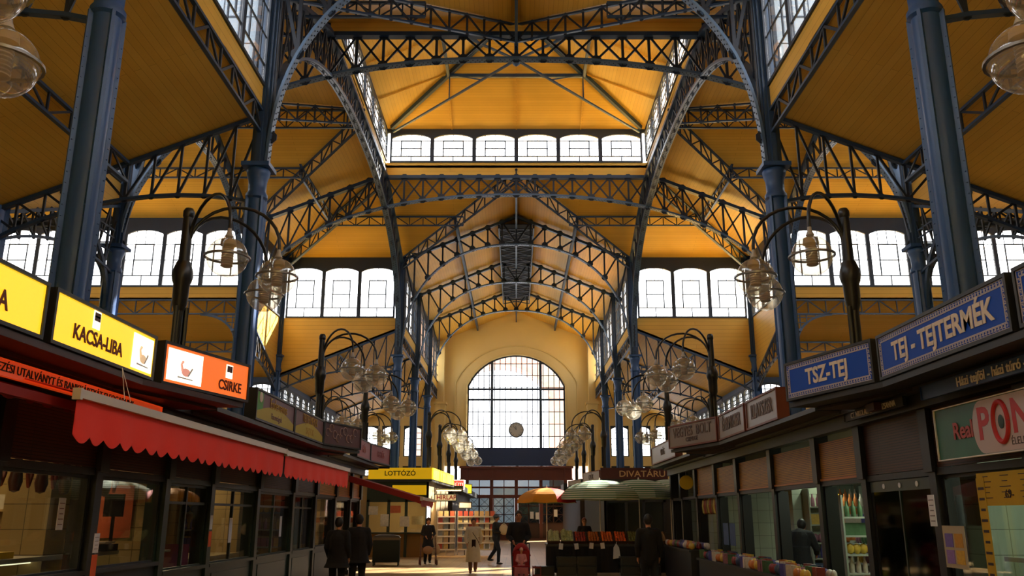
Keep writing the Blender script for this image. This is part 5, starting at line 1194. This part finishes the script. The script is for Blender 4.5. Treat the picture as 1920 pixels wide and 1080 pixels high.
# hanging hams and sausages
rl = thing('hanging_rail', 'steel rail with hooks high inside the poultry stall', 'rail', (-5.62, 10.7, 2.42)); MB().tube([(0, -1.9, 0), (0, 1.9, 0)], .015, 8).build('bar', M_alu, rl)
m_ = MB(); [m_.box((0, y, .22), (.02, .02, .45)) for y in (-1.8, 0, 1.8)]; m_.build('hanger', M_alu, rl)
for i in range(13):
    kk = i % 2
    me = cached(('ham', kk), lambda: (MB().lathe([(.0001, 0), (.03, -.05), (.05, -.2), (.075, -.38), (.05, -.48), (.0001, -.5)], 12) if kk else MB().tube([(0, -.02, 0), (.0, -.04, -.3), (0, .0, -.42), (0, .05, -.3), (0, .03, 0)], [.012, .022, .024, .022, .012], 8)).mesh('cured_meat', mat('cured_dark', '#4a1f14', .5, noise=.3) if kk else mat('sausage_red', '#84301c', .45, noise=.2), True))
    o = link('ham' if kk else 'sausage', me, None, (-5.62, 9.0 + i * .27, 2.41)); tag(o, ('dark ham' if kk else 'looped red sausage') + ' hanging from the rail in the poultry stall', 'meat', ('dark hams' if kk else 'looped red sausages') + ' on the hanging rail')
def sheet(label, x, y, z, w_, h, m, face, name='notice_sheet', cat='notice', t=.006, lines=0, ink=M_blk):
    """thin sheet facing 'x' (aisle) or 'y' (camera)"""
    o = thing(name, label, cat, (x, y, z)); 
    if face == 'x': MB().box((0, 0, 0), (t, w_, h)).build('sheet', m, o)
    else: MB().box((0, 0, 0), (w_, t, h)).build('sheet', m, o)
    if lines:
        l = MB(); s = -1 if x > 0 else 1
        for i in range(lines):
            zz = h / 2 - h * (i + 1) / (lines + 1); ww = w_ * (.75 - .2 * ((i * 7) % 3) / 2)
            if face == 'x': l.box((s * t * .6, 0, zz), (.003, ww, h * .025))
            else: l.box((0, -t * .6, zz), (ww, .003, h * .025))
        l.build('print_lines', ink, o)
    return o
sheet('white leaflet on the window glass at the near left', -5.03, 9.75, 1.68, .14, .34, M_paper, 'x', lines=5, ink=M_mar)
sheet('white notice taped to the first dark post of the poultry stall', -4.93, 10.45, 1.35, .13, .22, M_paper, 'x', lines=4)
sheet('orange notice below the white one on the first dark post', -4.93, 10.45, 1.08, .13, .28, M_orange, 'x')
sheet('white notice on the green post by the second stall', -4.97, 14.42, 1.56, .12, .22, M_paper, 'x'); sheet('orange notice under the white one on the green post', -4.97, 14.42, 1.30, .12, .24, M_orange, 'x')
sheet('narrow white strip on the glass of the green stall, nearer', -5.03, 15.6, 1.42, .16, .42, M_paper, 'x'); sheet('narrow white strip on the glass of the green stall, further', -5.03, 18.9, 1.45, .16, .42, M_paper, 'x')
sheet('red and yellow food poster on the tiled wall of the poultry stall', -5.75, 12.50, 1.72, .62, .72, mat('food_poster', '#a84a22', .6, noise=.5, nscale=5), 'y', 'poster', 'poster', lines=0)
sheet('pink board behind the glass at the start of the green stall', -5.6, 14.3, .95, .7, .55, mat('pink_board', '#b0608c', .6), 'y', 'pink_board', 'board')
# scale
t = thing('weighing_scale', 'black weighing scale with a display pole in the poultry stall', 'scale', (-5.62, 11.95, 1.2)); MB().box((0, 0, .05), (.4, .36, .09)).build('body', M_black, t); MB().box((0, 0, .115), (.34, .3, .02)).build('pan', M_alu, t); MB().box((.1, .15, .3), (.035, .035, .5)).build('pole', M_black, t); MB().box((.1, .14, .6), (.26, .05, .3)).build('display', M_black, t)
t = thing('tray', 'yellow plastic tray on the display case at the near left', 'tray', (-5.75, 9.75, 1.2)); MB().box((0, 0, .035), (.25, .5, .07)).build('tray_body', M_yellow, t)
for i in range(10):
    me = cached('jar', lambda: MB().lathe([(.05, 0), (.055, .02), (.055, .11), (.04, .13), (.042, .15), (.0001, .152)], 14).mesh('jar', mat('pale_jar', '#a8a58a', .3), True))
    tag(link('jar', me, None, (-5.9 + .125 * (i % 5) - .2, 13.9 + .13 * (i // 5), 1.15)), 'pale jar in the double row on the shelf behind the second post', 'jar', 'pale jars in a double row')
t = thing('wall_shelf', 'narrow shelf with a double row of pale jars on the left', 'shelf', (-5.85, 13.95, 1.13)); MB().box((0, 0, 0), (.75, .35, .03)).build('board', M_alu, t); MB().box((0, .0, -.56), (.06, .06, 1.1)).build('leg', M_alu, t)
t = thing('counter', 'low counter inside the green-framed stall', 'counter', (-6.1, 17.4, 0)); MB().box((0, 0, .45), (.8, 4.2, .9)).build('base', M_tileL, t); MB().box((0, 0, .92), (.9, 4.3, .05)).build('worktop', mat('worktop', '#9a8a68', .4), t)
# ---- goods on shelves
GC = [('#b9b0a4', 'pale'), ('#7a2a2a', 'red'), ('#c2a03a', 'yellow'), ('#4d4a86', 'violet'), ('#3d5a3a', 'green'), ('#b56a30', 'orange'), ('#2a3a5a', 'navy'), ('#8a5a6a', 'mauve')]
def pack_me(kind, ci):
    c, nme = GC[ci]; m = mat('pack_' + nme, c, .45, noise=.35, nscale=22)
    def f():
        if kind == 'box': return MB().box((0, 0, .1), (.13, .07, .2)).mesh('packet', m)
        if kind == 'bottle': return MB().lathe([(.036, 0), (.04, .02), (.04, .15), (.016, .2), (.016, .25), (.0001, .252)], 12).mesh('bottle', m, True)
        return MB().sphere((0, 0, .085), .085, 10, 8, .85, .5, 1).mesh('bag', m, True)
    return cached(('pack', kind, ci), f)
KW = {'box': ('packet', 'packets'), 'bottle': ('bottle', 'bottles'), 'bag': ('snack_bag', 'snack bags')}
def shelf(label, short, x0, x1, y, zs, h, axis='x', depth=.35, kinds=('box', 'bottle', 'bag'), step=.15, msh=None, fx=0, fill=1.0):
    """shelf rack; axis 'x': runs along x, faces camera at y; axis 'y': runs along y from x0 to x1 at x=fx, faces the aisle"""
    msh = msh or mat('shelf_grey', '#8d9488', .5); L = x1 - x0; sg = -1 if fx > 0 else 1
    t = thing('shelf_rack', label, 'shelf', ((x0 + x1) / 2, y, 0) if axis == 'x' else (fx, (x0 + x1) / 2, 0))
    for e in (-1, 1):
        (MB().box((e * L / 2, 0, h / 2), (.03, depth, h)) if axis == 'x' else MB().box((0, e * L / 2, h / 2), (depth, .03, h))).build('side_panel', msh, t)
    for z in zs: (MB().box((0, 0, z - .015), (L - .03, depth, .03)) if axis == 'x' else MB().box((0, 0, z - .015), (depth, L - .03, .03))).build('shelf_board', msh, t)
    for k, z in enumerate(zs):
        kd = kinds[k % len(kinds)]; base_c = random.randrange(8)
        n = int((L - .1) / step)
        for j in range(n):
            if random.random() > fill: continue
            ci = (base_c + (j // 3) * 3) % 8
            q = x0 + .05 + step * (j + .5)
            loc = (q, y - depth * .2, z) if axis == 'x' else (fx + sg * depth * .2, q, z)
            o = link(KW[kd][0], pack_me(kd, ci), None, loc, (0 if axis == 'x' else PI / 2) + random.uniform(-.15, .15))
            tag(o, f'{GC[ci][1]} {KW[kd][0].replace("_", " ")} standing on the {short}, {["lowest", "second", "third", "fourth", "fifth", "sixth"][k]} board', KW[kd][0].replace('_', ' '), f'{GC[ci][1]} {KW[kd][1]} on board {k + 1} of the {short}')
shelf('grey goods shelf against the end wall of the open grocery stall', 'grocery end-wall shelf', 6.6, 8.4, 21.5, (.5, .9, 1.3, 1.7, 2.05), 2.4, 'x', step=.12)
shelf('long grey goods shelf along the back of the open grocery stall', 'long grocery back shelf', 13.0, 20.8, 0, (.4, .8, 1.2, 1.6, 2.0), 2.35, 'y', fx=8.3, step=.17)
shelf('low island shelf in the open grocery stall', 'grocery island shelf', 14.9, 17.4, 0, (.45, .8, 1.15), 1.2, 'y', fx=6.7, step=.14)
shelf('shelf of packets just behind the third right post', 'shelf behind the third right post', 5.45, 7.2, 14.9, (.45, .75, 1.05, 1.35, 1.65), 2.0, 'x', step=.11)
shelf('crowded shelf of packets behind the leaning figure', 'shelf behind the leaning figure', 5.95, 7.6, 18.05, (.55, .85, 1.15, 1.5, 1.85), 2.2, 'x', step=.11)
shelf('dark shelf on the end wall of the dairy stall', 'dairy end-wall shelf', 5.7, 8.3, 12.35, (.9, 1.3, 1.7, 2.0), 2.3, 'x', msh=M_dark, kinds=('bottle', 'box', 'bottle'))
shelf('shelf of bottles on the end wall of the poultry stall', 'poultry end-wall shelf', -7.9, -6.2, 12.35, (1.35, 1.75), 2.1, 'x', kinds=('bag', 'box'), depth=.22, msh=M_tileL)
shelf('shelf of goods on the end wall of the green-framed stall', 'green stall end-wall shelf', -8.2, -5.4, 21.7, (.95, 1.35, 1.75), 2.1, 'x')
shelf('shelf of goods in the last left stall', 'last left stall shelf', -7.6, -5.4, 27.7, (.6, 1.0, 1.4, 1.8), 2.2, 'x')
def bench(label, short, s, y0, y1, xf, z, kinds, m):
    t = thing('goods_bench', label, 'bench', (s * xf, (y0 + y1) / 2, 0)); MB().box((0, 0, z - .03), (.6, y1 - y0, .05)).build('top', m, t)
    MB().box((0, 0, (z - .05) / 2), (.5, y1 - y0 - .1, z - .05)).build('body', M_dark, t)
    for r_ in range(3):
        for j in range(int((y1 - y0 - .1) / .17)):
            ci = (j // 2 * 3 + r_) % 8; kd = kinds[(j // 4 + r_) % len(kinds)]
            o = link(KW[kd][0], pack_me(kd, ci), None, (s * (xf + .2 - .2 * r_), y0 + .12 + .17 * j, z - .005)); o.rotation_euler = (0, 0, random.uniform(0, 3))
            tag(o, f'{GC[ci][1]} {KW[kd][0].replace("_", " ")} on the {short}', KW[kd][0].replace('_', ' '), f'{GC[ci][1]} {KW[kd][1]} on the {short}')
bench('goods bench at the foot of the amber-blind stall', 'grocery front bench', 1, 13.6, 21.6, 4.65, .70, ('bag', 'box'), M_dark)
bench('produce bench before the last right stall', 'last right front bench', 1, 22.2, 26.2, 4.6, .85, ('bag', 'bag'), M_dark)
# hanging things in the last right stall
for i in range(9):
    me = cached(('hang', i % 3), lambda: MB().lathe([(.01, 0), (.05, -.05), (.07, -.2), (.05, -.38), (.0001, -.42)], 8).mesh('bunch', mat('bunch_%d' % (i % 3), ['#7a5a2a', '#8a3a2a', '#a8903a'][i % 3], .7, noise=.4, nscale=20), True))
    o = link('dried_bunch', me, None, (5.15, 22.35 + i * .22, 2.125)); tag(o, ['tan', 'reddish', 'straw yellow'][i % 3] + ' dried bunch hanging along the front of the last right stall', 'bunch', ['tan', 'reddish', 'straw yellow'][i % 3] + ' dried bunches along the last right stall')
t = thing('round_tag', 'round yellow disc sign hanging at the front of the last right stall', 'sign', (4.9, 25.2, 2.6)); MB().lathe([(.2, -.01), (.2, .01)], 24, M=Matrix.Rotation(PI / 2, 4, 'X')).build('disc', M_yellow, t); MB().box((0, 0, .3), (.01, .01, .4)).build('string', M_white, t)
for i, (x, y, z) in enumerate([(5.25, 24.9, 1.95), (5.25, 22.6, 1.92)]):
    t = thing('bulb', f'bare lit bulb, {["further", "nearer"][i]} of two in the last right stall', 'lamp', (x, y, z)); MB().sphere((0, 0, 0), .045, 12, 8).build('glass', glow('bulb_glow', '#fff2c8', 8), t); MB().tube([(0, 0, .04), (0, 0, .2)], .006, 6).build('cord', M_black, t)
# dairy stall notices
M_yp = mat('yellow_paper', '#b3901a', .8, noise=.1)
t = sheet('wide yellow price list on the near right window', 4.98, 8.95, 1.93, 1.0, .34, M_yp, 'x', 'price_list', lines=0)
m_ = MB()
for i in range(5):
    for j in range(3): m_.box((-.005, -.40 + j * .36, .13 - i * .055), (.003, .2 - .05 * ((i + j) % 3), .008))
m_.build('handwriting', M_blk, t); tt = thing('x', 'x', 'x'); bpy.data.objects.remove(tt)
tx_ = text(t, '69-', -.004, -.06, .12, M_blk, 0); tx_.rotation_euler = (PI / 2, 0, -PI / 2); tx_.location = (-.006, -.1, -.06)
sheet('tall yellow price strip hanging below the wide yellow list', 4.975, 9.38, 1.50, .16, 1.1, M_yp, 'x', 'price_list', lines=9)
sheet('white notice with pink dot on the post of the dairy stall', 4.93, 10.45, 1.72, .16, .36, M_paper, 'x', lines=5)
t = sheet('leaflet board with four coloured coupons beside the dairy window', 4.95, 10.05, 1.32, .5, .46, mat('leaflet_paper', '#a79a80', .8), 'x', 'leaflet_board')
for i, c in enumerate(('#6a5aa0', '#b8862a', '#8a6aa8', '#c29a30')): MB().box((-.006, .11 - .22 * (i % 2), .07 - .18 * (i // 2)), (.004, .18, .15)).build('coupon', mat('coupon_' + str(i), c, .7, noise=.3, nscale=30), t)
t = thing('sliding_door', 'green-tinted glazed door of the dairy stall with round stickers', 'door', (5.06, 11.55, 0)); MB().box((0, 0, 1.47), (.015, 1.7, 1.3)).build('glass', glass_mat('green_glass', '#7f9c84', .03, .05, .15), t)
MB().box((-.01, 0, 2.05), (.02, 1.8, .14)).build('top_band', M_green, t); MB().box((0, 0, 1.47), (.03, .03, 1.2)).build('middle_bar', M_green, t)
for i in range(3): MB().lathe([(.035, -.004), (.035, .004)], 16, M=Matrix.Translation((-.026, -.55 + i * .5, 2.05)) @ Matrix.Rotation(PI / 2, 4, 'Y')).build('sticker', M_paper, t)
for i, (y, nm_) in enumerate(((20.6, 'nearer'), (21.25, 'further'))):
    t = sheet(f'blue number poster leaning at the grocery front, {nm_}', 5.02, y, 1.25, .5, .5, mat('poster_blue', '#3a527a', .7, noise=.4, nscale=10), 'x', 'poster', 'poster')
# speaker-like box under the right fascia
t = thing('camera_box', 'small dark box fixed under the fascia above the right stall', 'box', (4.70, 11.25, 3.04)); MB().box((0, 0, 0), (.1, .26, .1)).box((.1, 0, .08), (.2, .04, .04)).build('housing', M_brown, t)
# ================================================================ turn lettering and modifiers into plain meshes
bpy.context.view_layer.update()
dg = bpy.context.evaluated_depsgraph_get()
for o in _later:
    ev = o.evaluated_get(dg); me = bpy.data.meshes.new_from_object(ev, preserve_all_data_layers=False, depsgraph=dg)
    if o.type == 'FONT':
        nm = o.name; n = bpy.data.objects.new('tmp', me); COL.objects.link(n); n.parent = o.parent
        n.location = o.location; n.rotation_euler = o.rotation_euler; n.scale = o.scale
        bpy.data.objects.remove(o); n.name = nm
    else:
        o.modifiers.clear(); o.data = me
        me.polygons.foreach_set('use_smooth', [True] * len(me.polygons))
